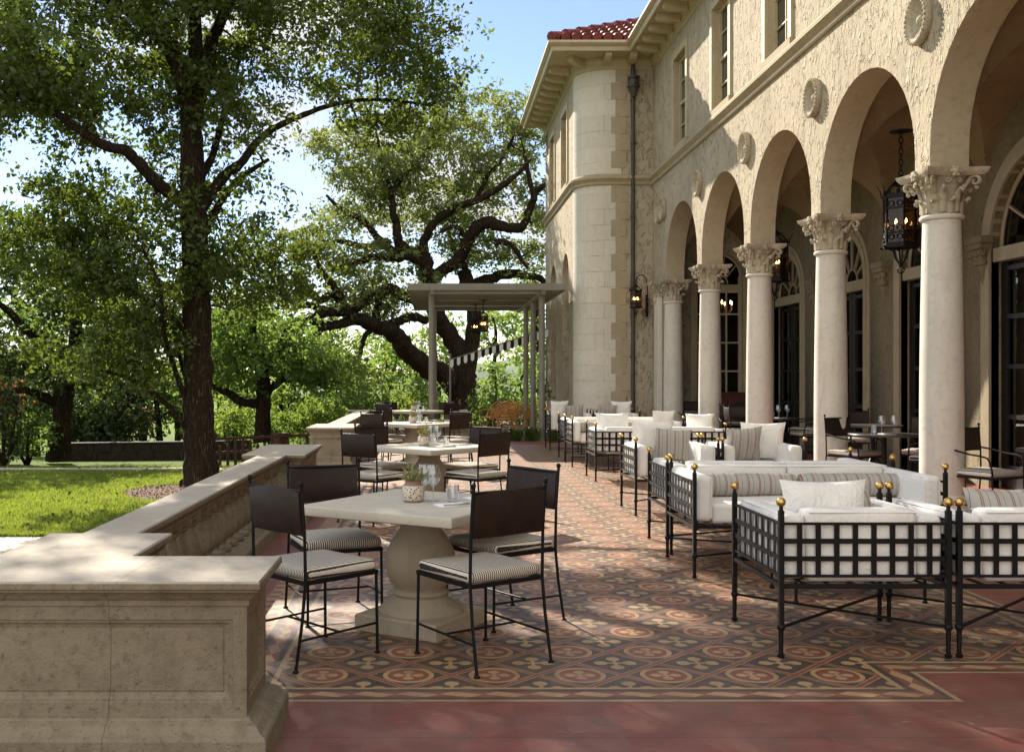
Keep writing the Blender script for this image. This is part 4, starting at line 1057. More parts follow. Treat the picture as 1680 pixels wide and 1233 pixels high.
pillow('white pillow showing above the right end of the lattice-backed middle sofa', .42, .40, .16, (3.98, 15.0, .78), -.2, R(-12), 'whitep', WP)
pillow('white pillow on the second row sofa between its bolsters and right arm', .42, .38, .15, (3.98, 17.42, .76), .2, R(15), 'whitep', WP)
pillow('tall white pillow in the farthest left armchair', .40, .46, .15, (2.70, 21.5, .80), .2, R(12), 'whitep', WP)
pillow('striped pillow in the farthest left armchair', .40, .38, .14, (3.0, 21.36, .75), -.1, R(16), 'stripe', SP)
pillow('striped pillow in the farthest right armchair', .42, .38, .14, (3.70, 21.36, .75), .1, R(16), 'stripe', SP)
pillow('white pillow in the farthest right armchair', .44, .44, .15, (4.03, 21.5, .80), -.15, R(12), 'whitep', WP)
# coffee tables with plants between the seats
def coffee_table(label):
    t = thing('coffee_table', label, 'coffee table', group='low tables between the lounge seats'); w, d = .46, .27
    m = MB(); m.poly_sweep([(-w, -d), (w, -d), (w, d), (-w, d)], [(-.006, .41), (0, .416), (0, .44), (-.005, .446)]); m.build('table_top', M['darkstone'], t, ang=25)
    for sx in (-1, 1):
        for sy in (-1, 1): m = MB(); m.tube([(sx*(w-.03), sy*(d-.03), 0), (sx*(w-.03), sy*(d-.03), .41)], .011, 8); m.lathe([(.018, 0), (.018, .012), (.011, .02)], 8, (sx*(w-.03), sy*(d-.03), 0)); m.build('leg', M['iron'], t)
    m = MB(); m.bar((-w+.03, -d+.03, .16), (w-.03, d-.03, .16), .012, .012); m.bar((-w+.03, d-.03, .161), (w-.03, -d+.03, .161), .0118, .0118); m.build('stretcher', M['iron'], t, smooth=False); return t
def leafy_pot(label):
    t = thing('potted_plant', label, 'plant', group='little leafy plants on the low tables'); m = MB(); m.lathe([(.05, 0), (.058, .01), (.062, .06), (.058, .11), (.05, .115), (.046, .105), (.001, .10)], 20); m.build('pot', M['vase'], t)
    m = MB(); rr = random.Random(9)
    for k in range(26):
        a = rr.uniform(0, 6.28); l = rr.uniform(.09, .17); e = rr.uniform(.35, 1.25); b = Vector((0, 0, .10)); tip = b+Vector((l*math.cos(e)*math.cos(a), l*math.cos(e)*math.sin(a), l*math.sin(e))); q = b+(tip-b)*.62+Vector((0, 0, .015)); s = Vector((-math.sin(a), math.cos(a), 0))*.019
        m.add([b, q+s, tip, q-s], [(0, 1, 2), (0, 2, 3)])
    m.build('leaves', M['potleaf'], t, smooth=False); return t
M['potleaf'] = mat_leaf('pot_plant_leaf', (.05, .10, .035), (.13, .19, .08), (.10, .18, .04), 20, .3)
CT = [((2.86, 6.98), 0, 'low dark table between the two front armchairs and the nearest sofa'), ((3.05, 10.22), 0, 'low dark table behind the sofa that is turned away from us'), ((3.31, 16.25), 0, 'low dark table before the second row sofa'), ((3.37, 20.1), 0, 'low dark table before the farthest armchairs')]
ct0 = None; lp0 = None
for (p, a, l) in CT:
    if ct0 is None: ct0 = coffee_table(l); ct0.location = (*p, 0)
    else: copy_tree(ct0, None, (*p, 0), a, l)
PL = [((3.22, 6.99), .4465, 'small leafy plant on the low table by the front armchairs'), ((2.55, 10.22), .4465, 'grey-green plant showing before the left armchair facing us'), ((3.42, 10.2), .4465, 'small plant showing above the nearest sofa, before the right armchair facing us')]
for (p, z, l) in PL:
    if lp0 is None: lp0 = leafy_pot(l); lp0.location = (*p, z)
    else: copy_tree(lp0, None, (*p, z), random.uniform(0, 6), l)

# ================================================================ LOGGIA FURNITURE
def bistro_table(label):
    t = thing('round_table', label, 'table', group='round dark tables under the arcade'); m = MB(); m.lathe([(.40, .722), (.418, .728), (.42, .742), (.415, .75)], 40); m.build('table_top', M['darkstone'], t, ang=30)
    m = MB(); m.lathe([(.03, .05), (.03, .70), (.12, .722)], 14)
    for k in range(3): a = 2*math.pi*k/3+.5; m.tube([(0, 0, .30), (.10*math.cos(a), .10*math.sin(a), .20), (.22*math.cos(a), .22*math.sin(a), .07), (.33*math.cos(a), .33*math.sin(a), .012)], [.02, .018, .016, .014], 8)
    m.build('pedestal', M['iron'], t); return t
LT = [((6.1, 9.72), 'round dark table under the arcade at the right edge, a tumbler and napkin on it'), ((5.62, 12.55), 'round dark table between the first and second visible columns, set with two wine glasses'), ((5.95, 17.6), 'round dark table between the third and second columns, deep under the arcade'), ((5.75, 21.3), 'round dark table between the two farthest columns'), ((6.5, 14.9), 'round dark table by the dark doors behind the second column')]
lt0 = None
for (p, l) in LT:
    if lt0 is None: lt0 = bistro_table(l); lt0.location = (*p, .06)
    else: copy_tree(lt0, None, (*p, .06), random.uniform(0, 2), l)
GL = 'dark leather armchairs under the arcade'
lc0 = dining_chair('dark armchair with striped seat right of the first visible column, under the arcade', True, 'ticking', GL)
loc, rz = chair_at(5.52, 10.5, .42, -.91); lc0.location = (loc[0], loc[1], .06); lc0.rotation_euler = (0, 0, rz)
for (x, y, a, l) in [(5.42, 12.95, -150, 'dark armchair beside the second column, left of the table with two wine glasses'), (6.05, 12.15, 50, 'dark armchair right of the table with two wine glasses, half hidden by the first column'), (6.4, 13.1, 140, 'dark armchair against the dark doors, beyond the table with two wine glasses'),
                     (5.45, 17.75, -95, 'dark armchair left of the deep round table, between third and second columns'), (6.5, 17.4, 100, 'dark armchair near the back wall right of the deep round table'), (5.62, 21.85, 180, 'dark armchair beyond the farthest round table'), (6.25, 21.3, 100, 'dark armchair right of the farthest round table'), (6.95, 18.9, 60, 'dark armchair standing by the sideboard'), (6.72, 9.9, 90, 'dark armchair at the right edge, across the arcade table'), (5.55, 18.5, 170, 'dark armchair seen between the fourth and third columns'), (6.6, 15.7, 170, 'dark armchair beyond the table by the dark doors')]:
    copy_tree(lc0, None, (x, y, .06), R(a), l)
for k, (x, y, what) in enumerate([(5.98, 9.66, 'right-edge arcade table'), (5.47, 12.5, 'arcade table with two wine glasses'), (5.9, 17.5, 'deep arcade table'), (5.65, 21.2, 'farthest arcade table')]):
    zt = .8105
    put('tumbler', tumbler, (x, y, zt), 0, f'clear tumbler on the {what}', 'tumblers on the arcade tables')
    put('napkin', napkin, (x+.10, y-.14, zt), -1.2, f'white napkin setting on the {what}', 'napkins on the arcade tables')
    if k:
        put('wine_glass', wine_glass, (x+.11, y+.03, zt), 0, f'left stemmed wine glass on the {what}', 'wine glasses on the arcade tables')
        put('wine_glass', wine_glass, (x+.27, y+.05, zt), 0, f'right stemmed wine glass on the {what}', 'wine glasses on the arcade tables')
def sideboard():
    t = thing('sideboard', 'tall reddish brown wooden sideboard under the arcade, before the far end window', 'sideboard', (6.78, 21.8, .06)); m = MB()
    m.b2(-.46, .46, -.22, .22, .08, 1.10); m.b2(-.48, .48, -.24, .24, 1.102, 1.14); m.b2(-.44, .44, -.20, .20, 0, .079); m.build('cabinet', M['wood'], t, smooth=False)
    for sx in (-1, 1):
        m = MB(); m.b2(sx*.225-.20, sx*.225+.20, -.236, -.221, .14, 1.05); dr = m.build('door', M['wood'], t, smooth=False)
        m = MB(); m.ball((sx*.06, -.247, .62), .014, 8); m.build('knob', M['brass'], dr)
sideboard()
put('tumbler', tumbler, (6.9, 21.75, 1.2005), 0, 'clear glass standing on top of the wooden sideboard', 'glasses on the sideboard')

# ================================================================ LANTERNS
def lantern(label, R0, H, chain, drop=True, group=None, bracket=None):
    """six-sided wrought iron lantern; origin at the suspension ring"""
    t = thing('hanging_lantern', label, 'lantern', group=group)
    n = 6; z1 = -.42*H; z0 = z1-H
    def P(k, r, z): a = 2*math.pi*k/n+.26; return Vector((r*math.cos(a), r*math.sin(a), z))
    m = MB()
    for k in range(n):
        m.bar(P(k, R0, z0), P(k, R0, z1), .020*R0/.25, .020*R0/.25)
        for z, h in ((z0, .06), (z1, .05), ((z0+z1)/2+.25*H, .02), (z0+.25*H, .02)): m.bar(P(k, R0, z), P(k+1, R0, z), .016*R0/.25+.004, h*H/.6)
        # scroll tracery in each panel
        c = (P(k, R0, z0)+P(k+1, R0, z0))/2; e = (P(k+1, R0, 0)-P(k, R0, 0)).normalized()
        for zc in (z0+.16*H, z0+.84*H, z0+.34*H):
            for s in (-1, 1): m.tube([c+e*(s*R0*.24+R0*.16*math.cos(q*.9))+Vector((0, 0, zc-z0+R0*.16*math.sin(q*.9))) for q in range(8)], .006*R0/.25+.001, 5, closed=False)
        for j in range(6): m.bar(P(k, R0, 0)*(1-j/5)+P(k+1, R0, 0)*(j/5)+Vector((0, 0, z1+.02*H)), P(k, R0, 0)*(1-j/5)+P(k+1, R0, 0)*(j/5)+Vector((0, 0, z1+(.13 if j % 2 else .07)*H)), .014*R0/.25, .012*R0/.25)
        # crown ribs and outward prongs
        m.tube([P(k, R0, z1), P(k, R0*.86, z1+.12*H), P(k, R0*.55, z1+.26*H), P(k, R0*.18, z1+.36*H), P(k, .02, z1+.42*H)], .012*R0/.25+.002, 6)
        m.tube([P(k, R0, z1-.02*H), P(k, R0*1.13, z1+.04*H), P(k, R0*1.20, z1+.17*H), P(k, R0*1.42, z1+.30*H)], [.010*R0/.25+.002, .009*R0/.25+.001, .006*R0/.25+.001, .002], 5)
        m.tube([P(k, R0, z0), P(k, R0*1.10, z0-.06*H), P(k, R0*1.14, z0-.03*H)], .011*R0/.25+.001, 5); m.ball(P(k, R0*1.14, z0-.03*H), .018*R0/.25+.003, 6)
        if drop: m.tube([P(k, R0*.9, z0-.01*H), P(k, R0*.42, z0-.10*H), P(k, R0*.32, z0-.26*H), P(k, R0*.10, z0-.38*H)], .011*R0/.25+.001, 5)
    m.lathe([(R0*.9, z0-.012), (R0*.95, z0), (R0*.9, z0+.012)], 6, a0=.26); m.lathe([(R0*.5, z1+.24*H), (R0*.36, z1+.29*H), (.02, z1+.43*H)], 6, a0=.26); m.ball((0, 0, z1+.40*H), .05*R0/.25, 8)
    if drop: m.ball((0, 0, z0-.40*H), .035*R0/.25, 8); m.tube([(0.05*math.cos(q)*R0/.25, 0, z0-.50*H+.05*math.sin(q)*R0/.25) for q in [i*2*math.pi/12 for i in range(12)]], .009*R0/.25, 5, closed=True)
    m.build('lantern_frame', M['iron'], t, ang=40)
    if chain:
        m = MB(); L_ = .085; k = 0; z = 0
        m.ball((0, 0, -.005), .02, 6)
        while z < chain-.04:
            pts = [Vector((.026*math.cos(q), 0, z+L_*.5+L_*.55*math.sin(q))) for q in [i*2*math.pi/10 for i in range(10)]]
            if k % 2: pts = [Vector((0, p.x, p.z)) for p in pts]
            m.tube(pts, .0075, 5, closed=True); z += L_*.86; k += 1
        m.lathe([(.02, chain-.03), (.05, chain-.02), (.14, chain-.008), (.145, chain)], 20); m.build('chain', M['iron'], t)
    m = MB()
    for k in range(n): m.add([P(k, R0*.93, z0), P(k+1, R0*.93, z0), P(k+1, R0*.93, z1), P(k, R0*.93, z1)], [(0, 1, 2, 3)])
    m.build('glass_pane', M['amber'], t, smooth=False)
    m = MB()
    for k in range(4): a = k*math.pi/2+.4; m.lathe([(.010, 0), (.010, .09*H/.6), (.004, .095*H/.6)], 8, (R0*.38*math.cos(a), R0*.38*math.sin(a), z0+.30*H)); m.tube([(0, 0, z0+.22*H), (R0*.38*math.cos(a), R0*.38*math.sin(a), z0+.30*H)], .006, 5)
    m.build('candle', M['paint'], t)
    for k in range(4):
        m = MB(); a = k*math.pi/2+.4; m.lathe([(.003, 0), (.013, .014), (.012, .026), (.004, .05), (.001, .058)], 8, (R0*.38*math.cos(a), R0*.38*math.sin(a), z0+.30*H+.095*H/.6)); m.build('bulb', M['bulb'], t)
    return t
LGp = 'black wrought iron lanterns hanging in the arcade'
l0 = lantern('large black iron lantern with lit candle bulbs hanging left of the first visible column', .225, .64, .60, True, LGp); l0.location = (6.2, 13.35, 4.16)
copy_tree(l0, None, (6.12, 18.05, 4.16), .4, 'black iron lantern hanging behind the third column capital, deeper in the arcade')
copy_tree(l0, None, (6.2, 8.6, 4.16), .8, 'black iron lantern in the nearest bay, at the right edge of the arcade')
lw = lantern('small black lantern on a scrolled wall bracket beside the drainpipe', .135, .36, 0, True); lw.name = 'wall_lantern'; lw.location = (4.62, YE-.42, 3.62)
m = MB(); px, pz = 4.99, 3.0
m.tube([(0, 0, 0), (-.005, .0, .09), (.03, .01, .17), (.10, .03, .22), (.19, .08, .21), (.26, .14, .14), (.30, .20, .0), (.32, .26, -.15), (.325, .30, -.3)], .012, 7)
m.tube([(.05+.035*math.cos(q), .01, .10+.035*math.sin(q)) for q in [i*.6 for i in range(9)]], .008, 6)
m.tube([(.325, .31, -.25), (.325, .33, -.62)], .018, 8); m.bar((.325, .37, -.2), (.325, .37, -.70), .05, .07, (0, 1, 0))
m.tube([(.325, .33, -.62), (.29, .30, -.69), (.23, .26, -.69), (.19, .24, -.63), (.20, .25, -.57), (.25, .27, -.56), (.27, .28, -.61), (.24, .27, -.63)], .011, 7)
m.build('bracket', M['iron'], lw)
def chandelier():
    t = thing('chandelier', 'small lit brass chandelier hanging inside the room behind the far end window', 'chandelier', (7.05, 24.9, 3.25)); m = MB(); m.tube([(0, 0, 1.7), (0, 0, -.1)], .012, 6); m.ball((0, 0, -.1), .05, 10)
    for k in range(8): a = k*math.pi/4; m.tube([(0, 0, -.1), (.15*math.cos(a), .15*math.sin(a), -.2), (.30*math.cos(a), .30*math.sin(a), -.14), (.34*math.cos(a), .34*math.sin(a), -.04)], .009, 6); m.lathe([(.02, -.04), (.012, -.03), (.012, .06)], 8, (.34*math.cos(a), .34*math.sin(a), 0))
    m.build('arms', M['brass'], t)
    for k in range(8): a = k*math.pi/4; m = MB(); m.lathe([(.004, 0), (.02, .02), (.018, .04), (.003, .09)], 8, (.34*math.cos(a), .34*math.sin(a), .06)); m.build('bulb', M['bulb'], t)
chandelier()
# ================================================================ TREES
M['leaf_main'] = mat_leaf('maple_leaf', (.026, .048, .008), (.056, .084, .013), (.145, .195, .020), .55, .43)
M['leaf_oak'] = mat_leaf('live_oak_leaf', (.042, .062, .018), (.080, .10, .030), (.26, .30, .07), .5, .48)
M['leaf_dark'] = mat_leaf('dark_leaf', (.018, .032, .010), (.036, .056, .015), (.06, .09, .014), .5, .34)
M['leaf_bright'] = mat_leaf('bright_leaf', (.055, .11, .020), (.085, .15, .030), (.25, .34, .05), .4, .55)
M['leaf_mid'] = mat_leaf('mid_green_leaf', (.040, .080, .018), (.065, .11, .026), (.22, .33, .05), .4, .5)
M['leaf_red'] = mat_leaf('red_leaf', (.14, .045, .03), (.20, .08, .04), (.32, .10, .05), .5, .5)
def spline(pts, rad, m=5, jit=0.0, rr=random):
    P = [Vector(p) for p in pts]; out = []; ro = []
    for i in range(len(P)-1):
        p0 = P[max(0, i-1)]; p1 = P[i]; p2 = P[i+1]; p3 = P[min(len(P)-1, i+2)]
        for k in range(m):
            t = k/m; q = .5*((2*p1)+(p2-p0)*t+(2*p0-5*p1+4*p2-p3)*t*t+(3*p1-p0-3*p2+p3)*t**3)
            r = rad[i]*(1-t)+rad[i+1]*t; q = q+Vector((rr.uniform(-1, 1), rr.uniform(-1, 1), rr.uniform(-1, 1)))*jit*r; out.append(q); ro.append(r*(1+rr.uniform(-.08, .08)))
    out.append(P[-1]); ro.append(rad[-1]); return out, ro
def blob_points(b, rng):
    cx, cy, rx, ry, d, rd, n = b[:7]; c = IP(cx, cy, d); s = d/F
    u = rng.normal(size=(n, 3)); u /= np.linalg.norm(u, axis=1, keepdims=True); u *= rng.uniform(.12, 1, (n, 1))**.45
    return np.array(c)+u*np.array([rx*s, rd, ry*s])
def tree(name, label, cat, limbs, blobs, leaf, lmat, bmat, seed, per=60, cr=.42, group=None, twig=.022, jit=.18, flat=.55, asp=.55, sides=9, gaps=()):
    t = thing(name, label, cat, tuple(limbs[0][0][0]), 0, group); base = Vector(limbs[0][0][0]); rr = random.Random(seed); rng = np.random.default_rng(seed)
    mb = MB(); pool = []; prad = []
    for i, (pts, rad) in enumerate(limbs):
        q, ro = spline(pts, rad, 5, jit if i else jit*.3, rr); mb.tube(q, ro, sides)
        for a, r in zip(q, ro):
            if r < limbs[0][1][0]*.72: pool.append(tuple(a)); prad.append(r)
    if not pool: pool = [tuple(limbs[0][0][-1])]; prad = [limbs[0][1][-1]]
    C = np.concatenate([blob_points(b, rng) for b in blobs])
    if gaps:                                   # openings in the crown that let sun reach the terrace
        s_ = np.array(sdir); fl = C-s_*(C[:, 2:3]/s_[2]); keep = np.ones(len(C), bool)
        for (gx, gy, ax, ay) in gaps: keep &= ((fl[:, 0]-gx)/ax)**2+((fl[:, 1]-gy)/ay)**2 > 1
        C = C[keep]
    pool = np.array(pool); prad = np.array(prad)
    dmin = np.array([np.min(((pool-c)**2).sum(1)) for c in C]); order = np.argsort(dmin)
    buf = np.zeros((len(pool)+len(C)*3, 3)); buf[:len(pool)] = pool; br = np.zeros(len(buf)); br[:len(pool)] = prad; k = len(pool)
    for i in order:
        c = C[i]; j = int(np.argmin(((buf[:k]-c)**2).sum(1))); a = Vector(buf[j]); e = Vector(c); L_ = (e-a).length
        if L_ < .1: continue
        o = Vector((rr.uniform(-1, 1), rr.uniform(-1, 1), rr.uniform(-.3, .9)))*L_*.14
        m1 = a.lerp(e, .4)+o; m2 = a.lerp(e, .72)+o*.7; r0 = min(br[j]*.75, twig*(1+L_*.5)); 
        mb.tube([a, m1, m2, e], [r0, r0*.75, r0*.55, r0*.3], 5, cap=False)
        for q, f in ((m1, .75), (m2, .55), (e, .4)): buf[k] = q; br[k] = max(.006, r0*f); k += 1
    for i in range(len(mb.v)): v = mb.v[i]; mb.v[i] = (v[0]-base.x, v[1]-base.y, v[2]-base.z)
    mb.build('trunk', M[bmat], t, ang=70)
    n = len(C)*per; sz = cr*rng.uniform(.6, 1.35, len(C)); K = 8
    cnt = np.repeat(np.arange(len(C)), per); sub = rng.normal(size=(len(C), K, 3))*np.array([.66, .66, .66*flat])*sz[:, None, None]
    off = sub[cnt, rng.integers(0, K, n)]+rng.normal(size=(n, 3))*np.array([.22, .22, .18])*sz[cnt][:, None]
    P = C[cnt]+off-np.array(base); Nn = rng.normal(size=(n, 3))*[.8, .8, .6]+[0, 0, .45]
    if gaps:
        W_ = P+np.array(base); fl = W_-np.array(sdir)*(W_[:, 2:3]/sdir.z); keep = np.ones(len(P), bool); u = rng.uniform(0, 1, len(P))
        wv = .22*np.sin(5.1*fl[:, 0]+2.3*fl[:, 1])+.2*np.sin(3.3*fl[:, 1]-4.7*fl[:, 0]+1)+.15*np.sin(11*fl[:, 0]+9*fl[:, 1])
        for (gx, gy, ax, ay) in gaps: q = ((fl[:, 0]-gx)/ax)**2+((fl[:, 1]-gy)/ay)**2+wv*1.3; keep &= (q > 1)|(u > .86)
        P = P[keep]; Nn = Nn[keep]
    quads_mesh('crown', leafquads(P, Nn, leaf, asp, .12), 4, M[lmat], t)
    return t
def L3(seq): return [IP(*p) for p in seq]
# main tree on the lawn
d = 17.0
T1 = [(L3([(331, 806, 17), (330, 785, 17), (327, 740, 17), (325, 680, 17), (324, 600, 17), (322, 520, 17), (320, 440, 17), (318, 360, 17), (316, 300, 17), (314, 240, 17), (312, 185, 17)]), [.40, .31, .265, .255, .25, .24, .235, .23, .22, .20, .18]),
      (L3([(312, 190, 17), (306, 150, 16.9), (290, 105, 16.8), (265, 65, 16.6), (222, 28, 16.4), (160, -12, 16.2), (90, -60, 16)]), [.17, .15, .13, .115, .09, .07, .05]),
      (L3([(316, 200, 17), (332, 140, 17.1), (345, 80, 17.3), (368, 20, 17.5), (400, -50, 17.8), (440, -140, 18)]), [.15, .13, .115, .10, .08, .05]),
      (L3([(314, 190, 17), (320, 80, 17), (316, -60, 16.6), (325, -230, 16.4)]), [.15, .12, .09, .04]),
      (L3([(318, 345, 17), (292, 325, 16.8), (262, 306, 16.5), (232, 272, 16.2), (205, 248, 15.9), (165, 236, 15.6), (130, 212, 15.3), (92, 186, 15.1), (50, 165, 14.9), (5, 147, 14.7), (-70, 135, 14.5)]), [.13, .115, .105, .095, .088, .08, .072, .062, .05, .04, .03]),
      (L3([(328, 345, 17), (350, 312, 17.1), (372, 285, 17.2), (395, 268, 17.3), (420, 235, 17.5), (447, 212, 17.7), (490, 192, 17.9), (545, 172, 18.2), (620, 163, 18.4), (700, 172, 18.6)]), [.11, .10, .09, .08, .07, .062, .052, .042, .032, .02]),
      (L3([(320, 300, 17), (346, 262, 17.4), (362, 205, 17.8), (378, 150, 18.2), (395, 95, 18.6), (420, 45, 19)]), [.08, .065, .055, .045, .035, .02]),
      (L3([(318, 420, 17), (345, 360, 17.6), (385, 300, 18.4), (440, 262, 19.2)]), [.10, .08, .06, .035]),
      (L3([(316, 720, 17), (296, 690, 16.8), (262, 652, 16.5), (215, 622, 16.2), (160, 606, 16)]), [.05, .045, .04, .03, .018]),
      (L3([(318, 690, 17), (285, 600, 16.7), (268, 540, 16.5), (262, 470, 16.3), (235, 410, 16.2)]), [.05, .042, .036, .03, .02]),
      (L3([(318, 660, 17), (296, 590, 17.3), (285, 520, 17.6), (290, 450, 17.8)]), [.04, .036, .03, .02]),
      (L3([(318, 560, 17), (270, 510, 16.6), (200, 470, 16.2), (120, 455, 16)]), [.05, .042, .034, .02])]
B1 = [(130, 80, 190, 110, 16.6, 2.2, 115), (60, 200, 110, 60, 15.6, 1.4, 26), (285, 55, 150, 105, 17.6, 2.6, 90), (535, 85, 145, 105, 17.6, 2.4, 100), (390, 30, 90, 55, 17.8, 2.4, 46), (440, 180, 90, 60, 18.4, 1.8, 34), (560, 240, 70, 40, 18.4, 1.4, 20), (385, 130, 85, 65, 17.8, 2.4, 38), (330, 120, 70, 70, 18, 2.4, 30), (655, 65, 95, 80, 18, 1.8, 44), (655, 160, 105, 70, 18.4, 1.5, 56), (450, 225, 125, 60, 17.8, 2.2, 50),
      (235, 215, 95, 60, 17.2, 1.8, 40), (120, 165, 80, 40, 15.6, 1.4, 16), (45, 100, 80, 80, 15, 1.8, 44), (180, 345, 150, 65, 16.8, 1.8, 62), (110, 420, 110, 65, 16.6, 1.8, 42), (215, 460, 115, 75, 16.9, 1.6, 52), (410, 365, 85, 75, 17.8, 1.6, 36), (395, 460, 80, 65, 17.6, 1.6, 36), (460, 430, 60, 65, 18, 1.4, 22),
      (332, 430, 40, 110, 16.5, .4, 12), (150, 575, 110, 45, 16.3, 1.2, 24), (255, 570, 60, 70, 16.7, 1.2, 22), (490, 320, 60, 55, 18, 1.4, 18),
      (300, -170, 420, 130, 17.4, 3.6, 110), (290, -35, 190, 50, 17.4, 2.4, 60), (600, -70, 120, 80, 17.5, 2.4, 30), (-40, -60, 220, 120, 16, 3, 60), (-120, 160, 120, 130, 15.5, 2.5, 34)]
tree('shade_tree', 'big broad-leaved shade tree with a straight brown trunk on the lawn in the left foreground', 'tree', T1, B1, .095, 'leaf_main', 'bark', 3, per=100, cr=.40, jit=.12, gaps=[(1.0, 6.25, .75, .5), (-.85, 6.35, .35, .45), (-.3, 6.55, .4, .25), (1.35, 8.3, .6, .5), (.6, 9.4, .8, .6), (1.9, 9.2, .6, .5), (1.5, 11.2, 1.3, 1.9), (.0, 11.7, .8, .7), (3.4, 8.3, .8, .5), (2.2, 6.9, .35, .3), (2.5, 10.2, .7, .5), (-1.5, 8.5, .25, 1.2), (-1.5, 5.6, .3, .5)])
# spreading live oak behind the pergola
def oakP(seq, d0=36, d1=None): n = len(seq); d1 = d1 if d1 is not None else d0; return [IP(x, y, d0+(d1-d0)*i/(n-1)) for i, (x, y) in enumerate(seq)]
sc = lambda rs: [r*36/F*.5 for r in rs]       # limb widths read in pixels
T2 = [(oakP([(760, 715), (760, 690), (759, 650), (759, 615), (766, 585), (774, 557), (778, 520), (768, 470), (760, 443)]), sc([64, 50, 46, 46, 34, 27, 25, 24, 22])),
      (oakP([(762, 590), (742, 560), (726, 530), (712, 500), (702, 460), (696, 428), (692, 405)], 36, 35.5), sc([34, 31, 29, 27, 26, 24, 20])),
      (oakP([(700, 450), (680, 420), (655, 398), (650, 372), (645, 345), (642, 318), (628, 270), (618, 220)], 35.5, 35), sc([19, 17, 16, 14, 12, 10, 7, 4])),
      (oakP([(708, 462), (728, 442), (750, 430), (762, 412), (770, 392), (786, 370), (808, 366), (835, 374), (858, 370), (872, 336), (882, 312), (900, 300)], 35.7, 34.5), sc([21, 21, 21, 20, 20, 22, 20, 17, 15, 12, 10, 7])),
      (oakP([(692, 410), (700, 385), (712, 366), (732, 350), (752, 340), (772, 332), (804, 318), (826, 303), (850, 285), (870, 262)], 35.5, 34), sc([16, 15, 13, 13, 12, 12, 11, 10, 7, 4])),
      (oakP([(702, 450), (690, 432), (668, 420), (648, 424), (622, 420), (600, 426), (570, 434), (545, 442)], 35.5, 34), sc([15, 14, 14, 13, 12, 11, 9, 5])),
      (oakP([(655, 412), (638, 408), (622, 402), (600, 405), (578, 400), (556, 396), (530, 402)], 35.2, 33.5), sc([13, 12, 11, 10, 9, 8, 5])),
      (oakP([(640, 400), (618, 389), (606, 372), (590, 358), (572, 349), (553, 338), (535, 320)], 35, 34), sc([12, 11, 10, 9, 8, 7, 4])),
      (oakP([(750, 650), (742, 630), (722, 612), (700, 602), (682, 590), (666, 572), (652, 553), (636, 541), (618, 535), (598, 527), (584, 522)], 36, 33), sc([34, 34, 33, 32, 31, 30, 28, 24, 22, 20, 19])),
      (oakP([(584, 522), (570, 512), (552, 510), (530, 515), (508, 520), (488, 535), (462, 538), (440, 560)], 33, 31), sc([14, 12, 12, 11, 10, 9, 8, 4])),
      (oakP([(580, 522), (560, 530), (535, 532), (515, 528), (495, 522), (470, 530), (455, 533)], 33, 31.5), sc([14, 12, 11, 10, 9, 7, 5])),
      (oakP([(590, 524), (560, 532), (532, 538), (512, 552), (498, 560), (472, 558), (450, 562)], 33, 31), sc([12, 12, 11, 11, 10, 8, 5])),
      (oakP([(700, 528), (684, 520), (664, 522), (645, 530), (622, 536)], 35.8, 34), sc([13, 14, 15, 15, 13])),
      (oakP([(694, 498), (676, 492), (660, 484), (640, 474), (625, 480), (605, 492), (580, 505), (555, 512), (530, 508), (505, 500), (478, 508)], 35.5, 32), sc([14, 16, 17, 18, 18, 17, 15, 13, 12, 10, 6])),
      (oakP([(572, 507), (560, 490), (548, 470), (535, 455), (520, 430), (512, 400)], 33, 32), sc([12, 12, 11, 10, 7, 4])),
      (oakP([(556, 492), (540, 485), (525, 492), (510, 478), (495, 460)], 33, 32), sc([11, 12, 11, 9, 5])),
      (oakP([(618, 536), (617, 515), (622, 500), (634, 508), (628, 520)], 34.5, 34.5), sc([16, 15, 13, 7, 5])),
      (oakP([(612, 539), (600, 550), (594, 568), (588, 588), (572, 602), (560, 618)], 33.5, 33), sc([9, 8, 7, 6, 5, 3])),
      (oakP([(770, 500), (780, 468), (800, 458), (812, 455), (832, 450), (846, 449), (864, 452), (880, 454), (898, 465), (912, 470)], 36, 37), sc([16, 16, 16, 17, 17, 16, 13, 12, 10, 6])),
      (oakP([(812, 398), (828, 398), (845, 408), (855, 425), (866, 440)], 35, 35), sc([11, 10, 9, 7, 4])),
      (oakP([(760, 470), (764, 440), (752, 420), (742, 402), (735, 380)], 36, 37), sc([16, 12, 10, 8, 5])),
      (oakP([(770, 400), (758, 380), (745, 372), (720, 382)], 35.5, 35), sc([9, 8, 7, 4])),
      (oakP([(640, 320), (662, 290), (690, 262), (712, 225), (722, 190)], 35, 36), sc([11, 9, 8, 6, 3])),
      (oakP([(780, 330), (800, 290), (822, 262), (840, 230), (850, 205)], 35, 36), sc([9, 7, 6, 5, 3])),
      (oakP([(876, 330), (868, 290), (862, 262), (858, 240)], 34.5, 34.5), sc([9, 8, 6, 3]))]
